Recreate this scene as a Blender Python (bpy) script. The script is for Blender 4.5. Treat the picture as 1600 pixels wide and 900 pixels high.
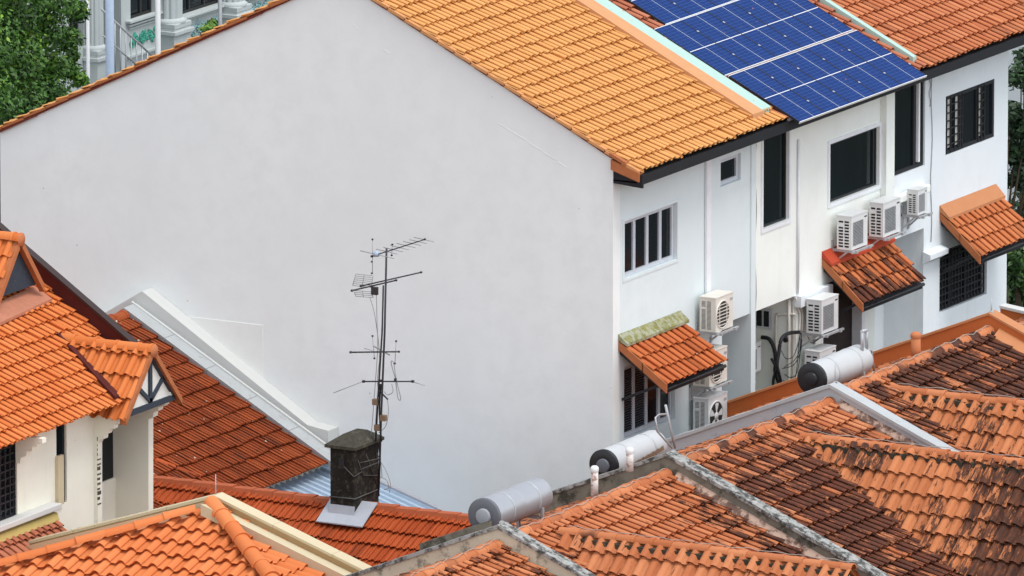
import bpy, bmesh, math, random
from mathutils import Vector, Matrix
from math import sin, cos, tan, pi, radians, sqrt

rnd = random.Random(7)
for o in list(bpy.data.objects): bpy.data.objects.remove(o)
scene = bpy.context.scene
COL = scene.collection

# ------------------------------------------------------------------ camera
FPX = 20000.0; TH = radians(12.0); AL = radians(29.0); DIST = 220.0
ca, sa, ct, st = cos(AL), sin(AL), cos(TH), sin(TH)
RT = Vector((ca, sa, 0)); FW = Vector((-sa*ct, ca*ct, -st)); DN = Vector((sa*st, -ca*st, -ct))
def ray(px, py): return RT*(px-800) + DN*(py-450) + FW*FPX
CAM = -ray(958, 270).normalized()*DIST            # world origin: the top corner of the white house
def at(px, py, X=None, Y=None, Z=None, pl=None):  # photo pixel -> point on a real plane
    d = ray(px, py)
    if X is not None: n, c = Vector((1, 0, 0)), X
    elif Y is not None: n, c = Vector((0, 1, 0)), Y
    elif Z is not None: n, c = Vector((0, 0, 1)), Z
    else: n, c = Vector(pl[0]), pl[1]
    return CAM + d*((c - n.dot(CAM))/n.dot(d))
cam = bpy.data.objects.new('camera', bpy.data.cameras.new('camera')); COL.objects.link(cam)
cam.data.sensor_width = 36; cam.data.lens = FPX/1600*36
cam.data.clip_start = 1; cam.data.clip_end = 3000
M3 = Matrix((RT, -DN, -FW)).transposed()
cam.matrix_world = Matrix.Translation(CAM) @ M3.to_4x4()
scene.camera = cam

# ------------------------------------------------------------------ sky, sun, exposure
SUN_EL, SUN_AZ = radians(66), radians(-14)          # azimuth measured from +X towards +Y
sdir = Vector((cos(SUN_EL)*cos(SUN_AZ), cos(SUN_EL)*sin(SUN_AZ), sin(SUN_EL)))
w = bpy.data.worlds.new('World'); scene.world = w; w.use_nodes = True
nt = w.node_tree; bg = nt.nodes['Background']
sky = nt.nodes.new('ShaderNodeTexSky'); sky.sky_type = 'NISHITA'; sky.sun_disc = False
sky.sun_elevation = SUN_EL; sky.sun_rotation = pi/2 - SUN_AZ
sky.air_density = 1.0; sky.dust_density = 1.0; sky.ozone_density = 1.0
hs = nt.nodes.new('ShaderNodeHueSaturation'); hs.inputs['Saturation'].default_value = 0.30
nt.links.new(sky.outputs[0], hs.inputs['Color']); nt.links.new(hs.outputs[0], bg.inputs[0])
bg.inputs[1].default_value = 0.15
sl = bpy.data.lights.new('sun', 'SUN'); sl.energy = 0.8; sl.angle = radians(20); sl.color = (1, 0.98, 0.94)
so = bpy.data.objects.new('sun', sl); COL.objects.link(so); so.location = (20, -20, 40)
so.rotation_euler = (-sdir).to_track_quat('-Z', 'Y').to_euler()
scene.view_settings.view_transform = 'Standard'; scene.view_settings.look = 'None'
scene.view_settings.exposure = 1.08; scene.view_settings.gamma = 1
scene.render.resolution_x = 1024; scene.render.resolution_y = 576
scene.render.engine = 'CYCLES'

# ------------------------------------------------------------------ materials
def new_mat(name, rough=0.8, spec=0.3, metal=0.0):
    m = bpy.data.materials.new(name); m.use_nodes = True
    b = m.node_tree.nodes['Principled BSDF']
    b.inputs['Roughness'].default_value = rough; b.inputs['Specular IOR Level'].default_value = spec
    b.inputs['Metallic'].default_value = metal
    return m, m.node_tree, b
def N(nt, kind, **kw):
    n = nt.nodes.new(kind)
    for k, v in kw.items(): setattr(n, k, v)
    return n
def math_(nt, op, a, b=None, clamp=False):
    n = nt.nodes.new('ShaderNodeMath'); n.operation = op; n.use_clamp = clamp
    for i, v in enumerate((a, b)):
        if v is None: continue
        if isinstance(v, (int, float)): n.inputs[i].default_value = v
        else: nt.links.new(v, n.inputs[i])
    return n.outputs[0]
def mix(nt, f, a, b, mode='MIX'):
    n = nt.nodes.new('ShaderNodeMix'); n.data_type = 'RGBA'; n.blend_type = mode
    for s, v in ((n.inputs[0], f), (n.inputs[6], a), (n.inputs[7], b)):
        if isinstance(v, (int, float)): s.default_value = v
        elif isinstance(v, tuple): s.default_value = (*v, 1) if len(v) == 3 else v
        else: nt.links.new(v, s)
    return n.outputs[2]
def noise(nt, vec, scale, detail=4, rough=0.6):
    n = nt.nodes.new('ShaderNodeTexNoise'); n.inputs['Scale'].default_value = scale
    n.inputs['Detail'].default_value = detail; n.inputs['Roughness'].default_value = rough
    if vec is not None: nt.links.new(vec, n.inputs['Vector'])
    return n.outputs['Fac']
def mapr(nt, v, a, b, c=0.0, d=1.0):
    n = nt.nodes.new('ShaderNodeMapRange'); n.interpolation_type = 'SMOOTHSTEP'
    for i, x in enumerate((a, b, c, d)): n.inputs[i+1].default_value = x
    nt.links.new(v, n.inputs[0]); return n.outputs[0]
def scaled(nt, vec, s):
    n = nt.nodes.new('ShaderNodeMapping'); n.inputs['Scale'].default_value = s
    nt.links.new(vec, n.inputs['Vector']); return n.outputs[0]
def bump(nt, b, h, strength, dist):
    n = nt.nodes.new('ShaderNodeBump'); n.inputs['Strength'].default_value = strength; n.inputs['Distance'].default_value = dist
    nt.links.new(h, n.inputs['Height']); nt.links.new(n.outputs[0], b.inputs['Normal'])
def wpos(nt): return nt.nodes.new('ShaderNodeNewGeometry').outputs['Position']

def plain(name, col, rough=0.6, spec=0.3, metal=0.0, var=0.12, sc=6.0, dirt=None, dirt_amt=0.0, dirt_sc=1.5, streak=False, bmp=0.0):
    m, nt, b = new_mat(name, rough, spec, metal); p = wpos(nt)
    f = noise(nt, p, sc, 5)
    lo = tuple(c*(1-var) for c in col); hi = tuple(min(1, c*(1+var)) for c in col)
    c = mix(nt, f, lo, hi)
    if dirt:
        v = scaled(nt, p, (1, 1, 0.18)) if streak else p
        d = noise(nt, v, dirt_sc, 8, 0.72)
        t = 0.62-0.25*dirt_amt
        c = mix(nt, math_(nt, 'MULTIPLY', mapr(nt, d, t, t+0.14), min(1, 0.5+dirt_amt*0.5)), c, dirt)
    nt.links.new(c, b.inputs['Base Color'])
    if bmp: bump(nt, b, noise(nt, p, sc*6, 5), bmp, 0.01)
    return m
def wall_paint(name, col, speck=0.3, tint=None, stain=0.06):
    m, nt, b = new_mat(name, 0.85, 0.15); p = wpos(nt)
    big = noise(nt, p, 0.35, 3); mid = noise(nt, p, 2.2, 6, 0.65)
    c = mix(nt, mapr(nt, big, 0.3, 0.7), tuple(x*0.95 for x in col), col)
    c = mix(nt, mapr(nt, mid, 0.35, 0.75), c, tint or tuple(x*0.93 for x in col))
    st_ = noise(nt, scaled(nt, p, (2.5, 2.5, 0.22)), 1.2, 4, 0.7)          # faint run-down rain marks
    c = mix(nt, math_(nt, 'MULTIPLY', mapr(nt, st_, 0.55, 0.8), stain*3), c, (0.42, 0.40, 0.36))
    v = N(nt, 'ShaderNodeTexVoronoi'); v.inputs['Scale'].default_value = 2.3; nt.links.new(p, v.inputs['Vector'])
    chip = math_(nt, 'MULTIPLY', math_(nt, 'LESS_THAN', v.outputs['Distance'], 0.035), math_(nt, 'GREATER_THAN', noise(nt, p, 1.1, 2), 0.56))
    c = mix(nt, math_(nt, 'MULTIPLY', chip, speck), c, (0.25, 0.24, 0.23))
    nt.links.new(c, b.inputs['Base Color'])
    h = math_(nt, 'ADD', math_(nt, 'MULTIPLY', mid, 0.6), noise(nt, p, 30, 4))
    bump(nt, b, h, 0.12, 0.012)
    return m
TILE_K = 0.96
def tile_mat(name, c1, c2, c3, stain=(0.035, 0.014, 0.010), amt=0.0, fleck=0.0, rib=0.0, odd=0.5, tilevar=1.0, seed=0.0, streak=1.0):
    """fired clay; the stain is lichen and soot with its own shape, laid down tile by tile"""
    c1, c2, c3 = (tuple(x*TILE_K for x in c) for c in (c1, c2, c3))
    m, nt, b = new_mat(name, 0.75, 0.25); p = wpos(nt)
    uv = N(nt, 'ShaderNodeUVMap'); uv.uv_map = 'tile'; u = uv.outputs[0]
    fl = N(nt, 'ShaderNodeVectorMath', operation='FLOOR'); nt.links.new(u, fl.inputs[0])
    wn = N(nt, 'ShaderNodeTexWhiteNoise', noise_dimensions='3D')
    ad = N(nt, 'ShaderNodeVectorMath', operation='ADD'); ad.inputs[1].default_value = (0, 0, seed)
    nt.links.new(fl.outputs[0], ad.inputs[0]); nt.links.new(ad.outputs[0], wn.inputs['Vector'])
    r1 = wn.outputs['Value']
    sep = N(nt, 'ShaderNodeSeparateColor'); nt.links.new(wn.outputs['Color'], sep.inputs[0])
    r2 = sep.outputs[1]
    c = mix(nt, math_(nt, 'MULTIPLY', r1, tilevar), c1, c2)
    c = mix(nt, math_(nt, 'MULTIPLY', math_(nt, 'GREATER_THAN', sep.outputs[0], 0.955), odd), c, tuple(x*0.62 for x in c3))
    fine = noise(nt, scaled(nt, u, (1.6, 1.0, 1)), 1.6, 5, 0.65)
    c = mix(nt, math_(nt, 'MULTIPLY', mapr(nt, fine, 0.48, 0.85), 0.6), c, c3)
    if amt > -0.5:
        big = noise(nt, p, 0.9, 3); med = noise(nt, scaled(nt, u, (0.7, 0.3, 1)), 1.0, 3)
        sm = noise(nt, scaled(nt, u, (2.1*streak, 0.6, 1)), 1.7, 5, 0.8)
        at_ = N(nt, 'ShaderNodeAttribute'); at_.attribute_name = 'grime'
        s = math_(nt, 'ADD', math_(nt, 'MULTIPLY', big, 0.55), math_(nt, 'MULTIPLY', med, 0.55))
        s = math_(nt, 'ADD', s, math_(nt, 'MULTIPLY', sm, 1.75))
        s = math_(nt, 'ADD', s, math_(nt, 'MULTIPLY', r2, 0.25))
        s = math_(nt, 'ADD', s, at_.outputs['Fac'])
        k = mapr(nt, s, 2.12-amt, 2.23-amt)
        mid = tuple(min(1, 0.22*x+0.78*y) for x, y in zip(c3, stain))
        sc_ = mix(nt, mapr(nt, noise(nt, scaled(nt, u, (2.5, 1.5, 1)), 1.3, 3), 0.42, 0.6), stain, mid)
        c = mix(nt, math_(nt, 'MULTIPLY', k, 0.94), c, sc_)
    if rib:
        rb = noise(nt, scaled(nt, u, (9, 0.7, 1)), 1.0, 4, 0.6)
        c = mix(nt, math_(nt, 'MULTIPLY', mapr(nt, rb, 0.52, 0.62), rib), c, stain)
    if fleck:
        v = N(nt, 'ShaderNodeTexVoronoi'); v.inputs['Scale'].default_value = 3.0; nt.links.new(p, v.inputs['Vector'])
        k = math_(nt, 'LESS_THAN', v.outputs['Distance'], 0.09*fleck)
        c = mix(nt, k, c, (0.6, 0.52, 0.42))
    nt.links.new(c, b.inputs['Base Color'])
    bump(nt, b, noise(nt, p, 45, 2), 0.15, 0.008)
    return m
def glass_mat(name, col, rough=0.08, var=0.5):
    m, nt, b = new_mat(name, rough, 0.22); p = wpos(nt)
    f = noise(nt, scaled(nt, p, (3, 3, 0.25)), 1.5, 3)
    nt.links.new(mix(nt, mapr(nt, f, 0.4, 0.7), col, tuple(c*(1+var) for c in col)), b.inputs['Base Color'])
    return m
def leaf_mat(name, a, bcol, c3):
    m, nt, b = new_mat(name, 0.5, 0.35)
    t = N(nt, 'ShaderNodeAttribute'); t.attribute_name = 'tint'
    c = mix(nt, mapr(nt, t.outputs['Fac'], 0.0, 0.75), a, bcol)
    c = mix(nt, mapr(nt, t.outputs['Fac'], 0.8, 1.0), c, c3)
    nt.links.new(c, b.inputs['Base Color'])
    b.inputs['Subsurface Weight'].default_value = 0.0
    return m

MW = dict(
 gable=wall_paint('white_gable_paint', (0.79, 0.81, 0.79), 0.5, stain=0.015),
 wallA=wall_paint('cool_white_paint', (0.68, 0.75, 0.755), 0.4, stain=0.03),
 wallB=wall_paint('pale_cream_paint', (0.82, 0.85, 0.80), 0.3, stain=0.03),
 wallC=wall_paint('bright_white_paint', (0.75, 0.79, 0.81), 0.4),
 patch=wall_paint('warm_white_patch', (0.80, 0.81, 0.77), 0.3, stain=0.01),
 cream=wall_paint('cream_paint', (0.83, 0.815, 0.69), 0.5, stain=0.12),
 beige=wall_paint('beige_recess_paint', (0.84, 0.84, 0.75), 0.5, stain=0.12),
 old=wall_paint('old_shophouse_paint', (0.48, 0.52, 0.51), 0.4, stain=0.15),
)
M = dict(
 frame=plain('grey_aluminium_frame', (0.52, 0.55, 0.59), 0.45), wframe=plain('white_frame', (0.74, 0.76, 0.78), 0.5),
 bframe=plain('black_frame', (0.02, 0.022, 0.025), 0.5), glass=glass_mat('dark_glass', (0.006, 0.009, 0.012)),
 teal=glass_mat('teal_dark_glass', (0.004, 0.008, 0.009)), curtain=plain('dark_brown_curtain', (0.035, 0.025, 0.022), 0.9, var=0.5, sc=9),
 black=plain('black_paint', (0.018, 0.019, 0.022), 0.55, var=0.3), gutter=plain('black_gutter', (0.013, 0.014, 0.017), 0.5, var=0.4),
 whitemetal=plain('white_enamel', (0.66, 0.67, 0.66), 0.4, 0.4, var=0.04), ivory=plain('ivory_enamel', (0.66, 0.63, 0.56), 0.45, 0.35, var=0.06),
 blind=plain('dark_blue_blind', (0.035, 0.042, 0.055), 0.6), coil=plain('dark_coil', (0.03, 0.03, 0.028), 0.6), galv=plain('galvanised_steel', (0.42, 0.43, 0.44), 0.45, 0.5, 0.3, var=0.2),
 tank=plain('brushed_steel_tank', (0.36, 0.37, 0.39), 0.38, 0.5, 0.45, var=0.06, sc=2), tankw=plain('pale_tank_jacket', (0.45, 0.46, 0.46), 0.5, 0.4, var=0.05, dirt=(0.4, 0.38, 0.34), dirt_amt=0.1),
 disc=plain('grey_end_disc', (0.11, 0.115, 0.13), 0.45, 0.4), disc2=plain('pale_disc_hub', (0.30, 0.31, 0.33), 0.45), bdisc=plain('black_plastic_disc', (0.012, 0.012, 0.014), 0.4, 0.4),
 mint=plain('mint_flashing', (0.36, 0.51, 0.45), 0.55, var=0.06), cope=plain('peach_coping', (0.53, 0.26, 0.115), 0.7, var=0.10, dirt=(0.5, 0.2, 0.08), dirt_amt=0.1),
 verge=plain('shaded_verge_terracotta', (0.38, 0.125, 0.045), 0.75, var=0.25), verge_shadow=plain('red_board_shadow_line', (0.16, 0.030, 0.018), 0.7, var=0.3),  # verge darkened for its shaded side; the dark red paints a shadow line
 vergey=plain('verge_yellow_tile', (0.56, 0.26, 0.10), 0.75, var=0.14),
 orange=plain('orange_wall_paint', (0.48, 0.125, 0.030), 0.75, var=0.1, dirt=(0.3, 0.08, 0.03), dirt_amt=0.15),
 orangel=plain('pale_orange_coping', (0.46, 0.19, 0.08), 0.75, var=0.1),
 concd=plain('sooty_concrete', (0.19, 0.178, 0.14), 0.9, 0.1, var=0.5, sc=3, dirt=(0.03, 0.028, 0.022), dirt_amt=0.55, dirt_sc=2.5, bmp=0.3),
 concl=plain('mottled_grey_coping', (0.33, 0.33, 0.31), 0.9, 0.1, var=0.4, sc=8, dirt=(0.03, 0.03, 0.027), dirt_amt=0.72, dirt_sc=6, bmp=0.3),
 grey=plain('grey_cement_render', (0.40, 0.42, 0.43), 0.85, 0.2, var=0.12, sc=2, dirt=(0.2, 0.2, 0.2), dirt_amt=0.25, dirt_sc=2),
 greyl=plain('pale_grey_flashing', (0.39, 0.41, 0.41), 0.7, 0.25, var=0.1, sc=4, dirt=(0.25, 0.24, 0.22), dirt_amt=0.25, dirt_sc=5),
 dirty=plain('dirty_cream_render', (0.56, 0.50, 0.38), 0.9, 0.1, var=0.2, sc=3, dirt=(0.10, 0.095, 0.075), dirt_amt=0.42, dirt_sc=3.2, bmp=0.25),
 pink=plain('stained_pink_flashing', (0.42, 0.29, 0.22), 0.8, var=0.15, dirt=(0.06, 0.026, 0.018), dirt_amt=0.7, dirt_sc=5),
 maroon=plain('maroon_paint', (0.075, 0.011, 0.008), 0.85, var=0.35, sc=3, dirt=(0.22, 0.05, 0.03), dirt_amt=0.1, dirt_sc=6), brown=plain('dark_brown_cap', (0.035, 0.02, 0.018), 0.5),
 soot=plain('sooted_chimney', (0.024, 0.022, 0.019), 0.95, 0.05, var=0.5, sc=4, dirt=(0.085, 0.072, 0.055), dirt_amt=0.5, dirt_sc=9, bmp=0.6),
 mortar=plain('mossy_mortar', (0.055, 0.048, 0.035), 0.95, 0.05, var=0.6, sc=12, dirt=(0.25, 0.2, 0.14), dirt_amt=0.3, dirt_sc=9), moss=plain('mossy_stone', (0.058, 0.054, 0.042), 0.95, 0.05, var=0.5, sc=9, dirt=(0.17, 0.155, 0.11), dirt_amt=0.35, dirt_sc=7, bmp=0.6),
 steel=plain('dark_antenna_steel', (0.03, 0.03, 0.032), 0.5, 0.4), tie=plain('dull_wire', (0.085, 0.085, 0.08), 0.6), alu=plain('weathered_aluminium', (0.30, 0.31, 0.31), 0.5, 0.4, 0.3), wire=plain('white_cable', (0.36, 0.32, 0.28), 0.6), hose=plain('black_hose', (0.012, 0.012, 0.014), 0.5),
 boxb=plain('brown_junction_box', (0.20, 0.13, 0.08), 0.7), sheet=plain('lead_sheet', (0.42, 0.44, 0.48), 0.5, 0.4, 0.2, var=0.12),
 corr=plain('blue_grey_corrugated', (0.40, 0.50, 0.60), 0.45, 0.4, 0.1, var=0.1), whitecap=plain('white_plaster_cap', (0.55, 0.555, 0.53), 0.85, 0.15, var=0.04, dirt=(0.5, 0.47, 0.4), dirt_amt=0.1),
 green=plain('moss_yellow_flashing', (0.20, 0.19, 0.06), 0.85, var=0.5, sc=4, dirt=(0.33, 0.34, 0.25), dirt_amt=0.75, dirt_sc=9), red=plain('red_flashing', (0.42, 0.055, 0.02), 0.7, var=0.2), yellow=plain('ochre_flashing', (0.46, 0.36, 0.12), 0.75, var=0.12),
 pinkf=plain('pink_clay_flashing', (0.40, 0.16, 0.095), 0.8, var=0.2, dirt=(0.25, 0.09, 0.05), dirt_amt=0.2, dirt_sc=5), cap=plain('ridge_cap_clay', (0.38, 0.090, 0.032), 0.75, var=0.2, sc=4), terra=plain('terracotta_pipe', (0.46, 0.155, 0.06), 0.75, var=0.12), rust=plain('rusty_white_pipe', (0.62, 0.58, 0.54), 0.7, var=0.1, dirt=(0.22, 0.07, 0.03), dirt_amt=0.65, dirt_sc=7),
 timber=plain('blue_black_timber', (0.03, 0.04, 0.055), 0.7, var=0.4, sc=14, dirt=(0.3, 0.31, 0.31), dirt_amt=0.1, dirt_sc=12), plaster=plain('white_infill', (0.68, 0.67, 0.62), 0.85, var=0.08, dirt=(0.3, 0.28, 0.24), dirt_amt=0.2, dirt_sc=5),
 trim=plain('ivory_trim', (0.55, 0.47, 0.31), 0.75, var=0.05, dirt=(0.4, 0.36, 0.28), dirt_amt=0.1), tan_=plain('tan_parapet', (0.42, 0.28, 0.14), 0.8, var=0.08),
 relief=plain('jade_relief', (0.06, 0.33, 0.24), 0.6, var=0.3, sc=12), relief2=plain('pale_blue_relief', (0.30, 0.50, 0.50), 0.6, var=0.3, sc=12), door=plain('red_brown_door', (0.10, 0.035, 0.025), 0.6), pole=plain('pale_blue_pole', (0.36, 0.44, 0.55), 0.5, var=0.15, sc=10),
 ground=plain('asphalt_ground', (0.06, 0.065, 0.055), 0.95, 0.1, var=0.4, sc=0.8), bark=plain('bark', (0.06, 0.045, 0.03), 0.95, 0.05, var=0.4, sc=10),
 farwall=plain('pale_grey_far_wall', (0.58, 0.61, 0.61), 0.85, var=0.06, sc=1),
)
T = dict(
 yellow=tile_mat('ochre_tiles', (0.6, 0.285, 0.088), (0.68, 0.345, 0.118), (0.5, 0.2, 0.05), amt=-0.42, stain=(0.25, 0.09, 0.03), odd=0.12, tilevar=0.7),
 h2=tile_mat('old_pink_tiles', (0.36, 0.11, 0.055), (0.46, 0.17, 0.09), (0.26, 0.07, 0.035), amt=0.1),
 h3=tile_mat('salmon_tiles', (0.42, 0.125, 0.045), (0.54, 0.2, 0.085), (0.34, 0.085, 0.03), stain=(0.10, 0.022, 0.012), amt=0.30),
 red=tile_mat('weathered_red_tiles', (0.25, 0.047, 0.011), (0.38, 0.083, 0.021), (0.16, 0.026, 0.008), stain=(0.04, 0.013, 0.009), amt=0.26, fleck=0.7, rib=0.75, streak=3.0, seed=3),
 wing=tile_mat('deep_orange_tiles', (0.36, 0.06, 0.012), (0.46, 0.09, 0.022), (0.24, 0.034, 0.009), stain=(0.1, 0.016, 0.006), amt=0.05, rib=0.35, streak=2.5, seed=5),
 left=tile_mat('bright_orange_tiles', (0.56, 0.148, 0.033), (0.64, 0.205, 0.058), (0.50, 0.115, 0.024), amt=-0.6, odd=0.2, seed=7),
 hip=tile_mat('clean_orange_tiles', (0.60, 0.165, 0.046), (0.68, 0.22, 0.072), (0.56, 0.135, 0.034), amt=-0.6, odd=0.15, seed=9),
 f1=tile_mat('lightly_stained_tiles', (0.40, 0.118, 0.040), (0.54, 0.200, 0.083), (0.31, 0.075, 0.026), amt=0.46, seed=11),
 f2=tile_mat('heavily_stained_tiles', (0.40, 0.120, 0.042), (0.53, 0.205, 0.088), (0.29, 0.070, 0.025), stain=(0.055, 0.018, 0.011), amt=0.8, seed=13),
 f2w=tile_mat('blackened_tiles', (0.42, 0.135, 0.047), (0.53, 0.192, 0.075), (0.35, 0.10, 0.034), stain=(0.026, 0.011, 0.008), amt=0.55, seed=15),
 f3=tile_mat('dark_patched_tiles', (0.41, 0.125, 0.044), (0.53, 0.195, 0.080), (0.32, 0.085, 0.030), amt=0.72, seed=17),
 awn1=tile_mat('awning_tiles', (0.42, 0.1, 0.026), (0.52, 0.145, 0.042), (0.32, 0.065, 0.016), amt=0.2, fleck=1.0, seed=19),
 awn2=tile_mat('mouldy_awning_tiles', (0.42, 0.115, 0.033), (0.54, 0.17, 0.058), (0.33, 0.075, 0.022), amt=0.48, seed=21),
 awn3=tile_mat('clean_awning_tiles', (0.46, 0.135, 0.042), (0.54, 0.18, 0.063), (0.38, 0.1, 0.03), amt=-0.4, seed=23),
)
def solar_mat():
    m, nt, b = new_mat('solar_cells', 0.12, 0.03)
    uv = N(nt, 'ShaderNodeUVMap'); uv.uv_map = 'tile'
    s = N(nt, 'ShaderNodeSeparateXYZ'); nt.links.new(uv.outputs[0], s.inputs[0])
    def line(v, n, wd):
        f = math_(nt, 'FRACT', math_(nt, 'MULTIPLY', v, n))
        d = math_(nt, 'MINIMUM', f, math_(nt, 'SUBTRACT', 1.0, f))
        return math_(nt, 'LESS_THAN', d, wd)
    f = noise(nt, wpos(nt), 8, 4)
    fl = N(nt, 'ShaderNodeVectorMath', operation='FLOOR')
    nt.links.new(scaled(nt, uv.outputs[0], (6, 20, 1)), fl.inputs[0])
    wn = N(nt, 'ShaderNodeTexWhiteNoise', noise_dimensions='2D'); nt.links.new(fl.outputs[0], wn.inputs['Vector'])
    c = mix(nt, wn.outputs['Value'], (0.0005, 0.017, 0.095), (0.001, 0.027, 0.135))
    c = mix(nt, f, c, (0.002, 0.025, 0.14))
    l2 = line(s.outputs[1], 20, 0.075); l1 = line(s.outputs[0], 6, 0.03)
    c = mix(nt, math_(nt, 'MULTIPLY', l2, 0.20), c, (0.08, 0.18, 0.42))
    c = mix(nt, math_(nt, 'MULTIPLY', l1, 0.20), c, (0.08, 0.18, 0.42))
    nt.links.new(c, b.inputs['Base Color']); return m
M['solar'] = solar_mat()

# ------------------------------------------------------------------ object helpers
WL = {}                                              # world position of every root and part
def tag(o, label=None, cat=None, group=None, kind=None):
    for k, v in (('label', label), ('category', cat), ('group', group), ('kind', kind)):
        if v: o[k] = v
    return o
def thing(name, loc, label, cat, group=None):
    o = bpy.data.objects.new(name, None); COL.objects.link(o); o.location = loc
    o.empty_display_size = 0.2; WL[o.name] = Vector(loc)
    return tag(o, label, cat, group)
class MB:
    def __init__(s): s.v = []; s.f = []; s.uv = {}; s.sm = set()
    def quad(s, a, b, c, d): return s.poly((a, b, c, d))
    def poly(s, pts):
        i = len(s.v); s.v += [Vector(p) for p in pts]; s.f.append(tuple(range(i, i+len(pts)))); return s
    def box(s, a, b):
        x0, y0, z0 = (min(a[i], b[i]) for i in range(3)); x1, y1, z1 = (max(a[i], b[i]) for i in range(3))
        return s.hexa([(x0,y0,z0),(x1,y0,z0),(x1,y1,z0),(x0,y1,z0)], [(x0,y0,z1),(x1,y0,z1),(x1,y1,z1),(x0,y1,z1)])
    def hexa(s, lo, hi):
        i = len(s.v); n = len(lo); s.v += [Vector(p) for p in lo]+[Vector(p) for p in hi]
        s.f.append(tuple(range(i+n-1, i-1, -1))); s.f.append(tuple(range(i+n, i+2*n)))
        for k in range(n): j = (k+1) % n; s.f.append((i+k, i+j, i+n+j, i+n+k))
        return s
    def prism(s, pts, d):                            # polygon extruded by the vector d
        d = Vector(d); return s.hexa([Vector(p) for p in pts], [Vector(p)+d for p in pts])
    def bar(s, a, b, wd, ht, up=(0, 0, 1)):           # rectangular bar from a to b
        a, b, up = Vector(a), Vector(b), Vector(up); d = (b-a).normalized(); sd = d.cross(up).normalized(); u = sd.cross(d)
        q = [sd*(-wd/2)+u*(-ht/2), sd*(wd/2)+u*(-ht/2), sd*(wd/2)+u*(ht/2), sd*(-wd/2)+u*(ht/2)]
        return s.hexa([a+x for x in q], [b+x for x in q])
    def tube(s, pts, r, n=6, r1=None, caps=True):
        pts = [Vector(p) for p in pts]; m = len(pts); base = len(s.v)
        for k, p in enumerate(pts):
            d = (pts[min(k+1, m-1)]-pts[max(k-1, 0)]).normalized()
            a = d.cross(Vector((0, 0, 1)) if abs(d.z) < 0.9 else Vector((1, 0, 0))).normalized(); b = d.cross(a)
            rr = r if r1 is None else r+(r1-r)*k/(m-1)
            for j in range(n): t = 2*pi*j/n; s.v.append(p+a*cos(t)*rr+b*sin(t)*rr)
        for k in range(m-1):
            for j in range(n):
                j2 = (j+1) % n; s.sm.add(len(s.f))
                s.f.append((base+k*n+j, base+k*n+j2, base+(k+1)*n+j2, base+(k+1)*n+j))
        if caps:
            s.f.append(tuple(base+j for j in range(n-1, -1, -1))); s.f.append(tuple(base+(m-1)*n+j for j in range(n)))
        return s
    def lathe(s, c, ax, prof, n=24):                  # prof: list of (distance along axis, radius)
        c, ax = Vector(c), Vector(ax).normalized()
        a = ax.cross(Vector((0, 0, 1)) if abs(ax.z) < 0.9 else Vector((1, 0, 0))).normalized(); b = ax.cross(a); base = len(s.v); m = len(prof)
        for (h, r) in prof:
            for j in range(n): t = 2*pi*j/n; s.v.append(c+ax*h+(a*cos(t)+b*sin(t))*max(r, 1e-4))
        for k in range(m-1):
            for j in range(n):
                j2 = (j+1) % n; s.sm.add(len(s.f)); s.f.append((base+k*n+j, base+k*n+j2, base+(k+1)*n+j2, base+(k+1)*n+j))
        return s
    def grid_wall(s, O, U, V, W, H, holes):           # wall face with real openings; hole = (u0,u1,v0,v1,depth,back?)
        O, U, V = Vector(O), Vector(U), Vector(V); Nn = U.cross(V)
        us = sorted({0, W} | {x for h in holes for x in h[:2] if 0 < x < W}); vs = sorted({0, H} | {x for h in holes for x in h[2:4] if 0 < x < H})
        def hole(i, j):
            if not (0 <= i < len(us)-1 and 0 <= j < len(vs)-1): return -1
            u = (us[i]+us[i+1])/2; v = (vs[j]+vs[j+1])/2
            for h in holes:
                if h[0] < u < h[1] and h[2] < v < h[3]: return h
            return None
        P = lambda u, v, d=0: O+U*u+V*v-Nn*d
        for i in range(len(us)-1):
            for j in range(len(vs)-1):
                h = hole(i, j); u0, u1, v0, v1 = us[i], us[i+1], vs[j], vs[j+1]
                if h is None: s.quad(P(u0, v0), P(u1, v0), P(u1, v1), P(u0, v1)); continue
                d = h[4]
                if h[5]: s.quad(P(u0, v0, d), P(u1, v0, d), P(u1, v1, d), P(u0, v1, d))
                for (di, dj, a, b) in ((-1, 0, (u0, v0), (u0, v1)), (1, 0, (u1, v1), (u1, v0)), (0, -1, (u1, v0), (u0, v0)), (0, 1, (u0, v1), (u1, v1))):
                    if hole(i+di, j+dj) is None: s.quad(P(*a), P(*b), P(*b, d), P(*a, d))
        return s
    def build(s, name, mat, parent=None, label=None, bevel=0, smooth=False, kind=None):
        off = WL[parent.name] if parent else Vector((0, 0, 0))
        if not parent:
            xs = [v.x for v in s.v]; ys = [v.y for v in s.v]; off = Vector(((min(xs)+max(xs))/2, (min(ys)+max(ys))/2, min(v.z for v in s.v)))
        me = bpy.data.meshes.new(name); me.from_pydata([v-off for v in s.v], [], s.f); me.update()
        bm = bmesh.new(); bm.from_mesh(me); bmesh.ops.recalc_face_normals(bm, faces=bm.faces) if not s.uv else None; bm.to_mesh(me); bm.free()
        o = bpy.data.objects.new(name, me); COL.objects.link(o); me.materials.append(mat)
        if parent: o.parent = parent
        else: o.location = off
        WL[o.name] = off
        for k in s.sm: me.polygons[k].use_smooth = True
        if smooth:
            for p in me.polygons: p.use_smooth = True
        if bevel:
            b = o.modifiers.new('bevel', 'BEVEL'); b.width = bevel; b.segments = 2; b.limit_method = 'ANGLE'
        if label: o['label'] = label
        if kind: o['kind'] = kind
        return o

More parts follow.
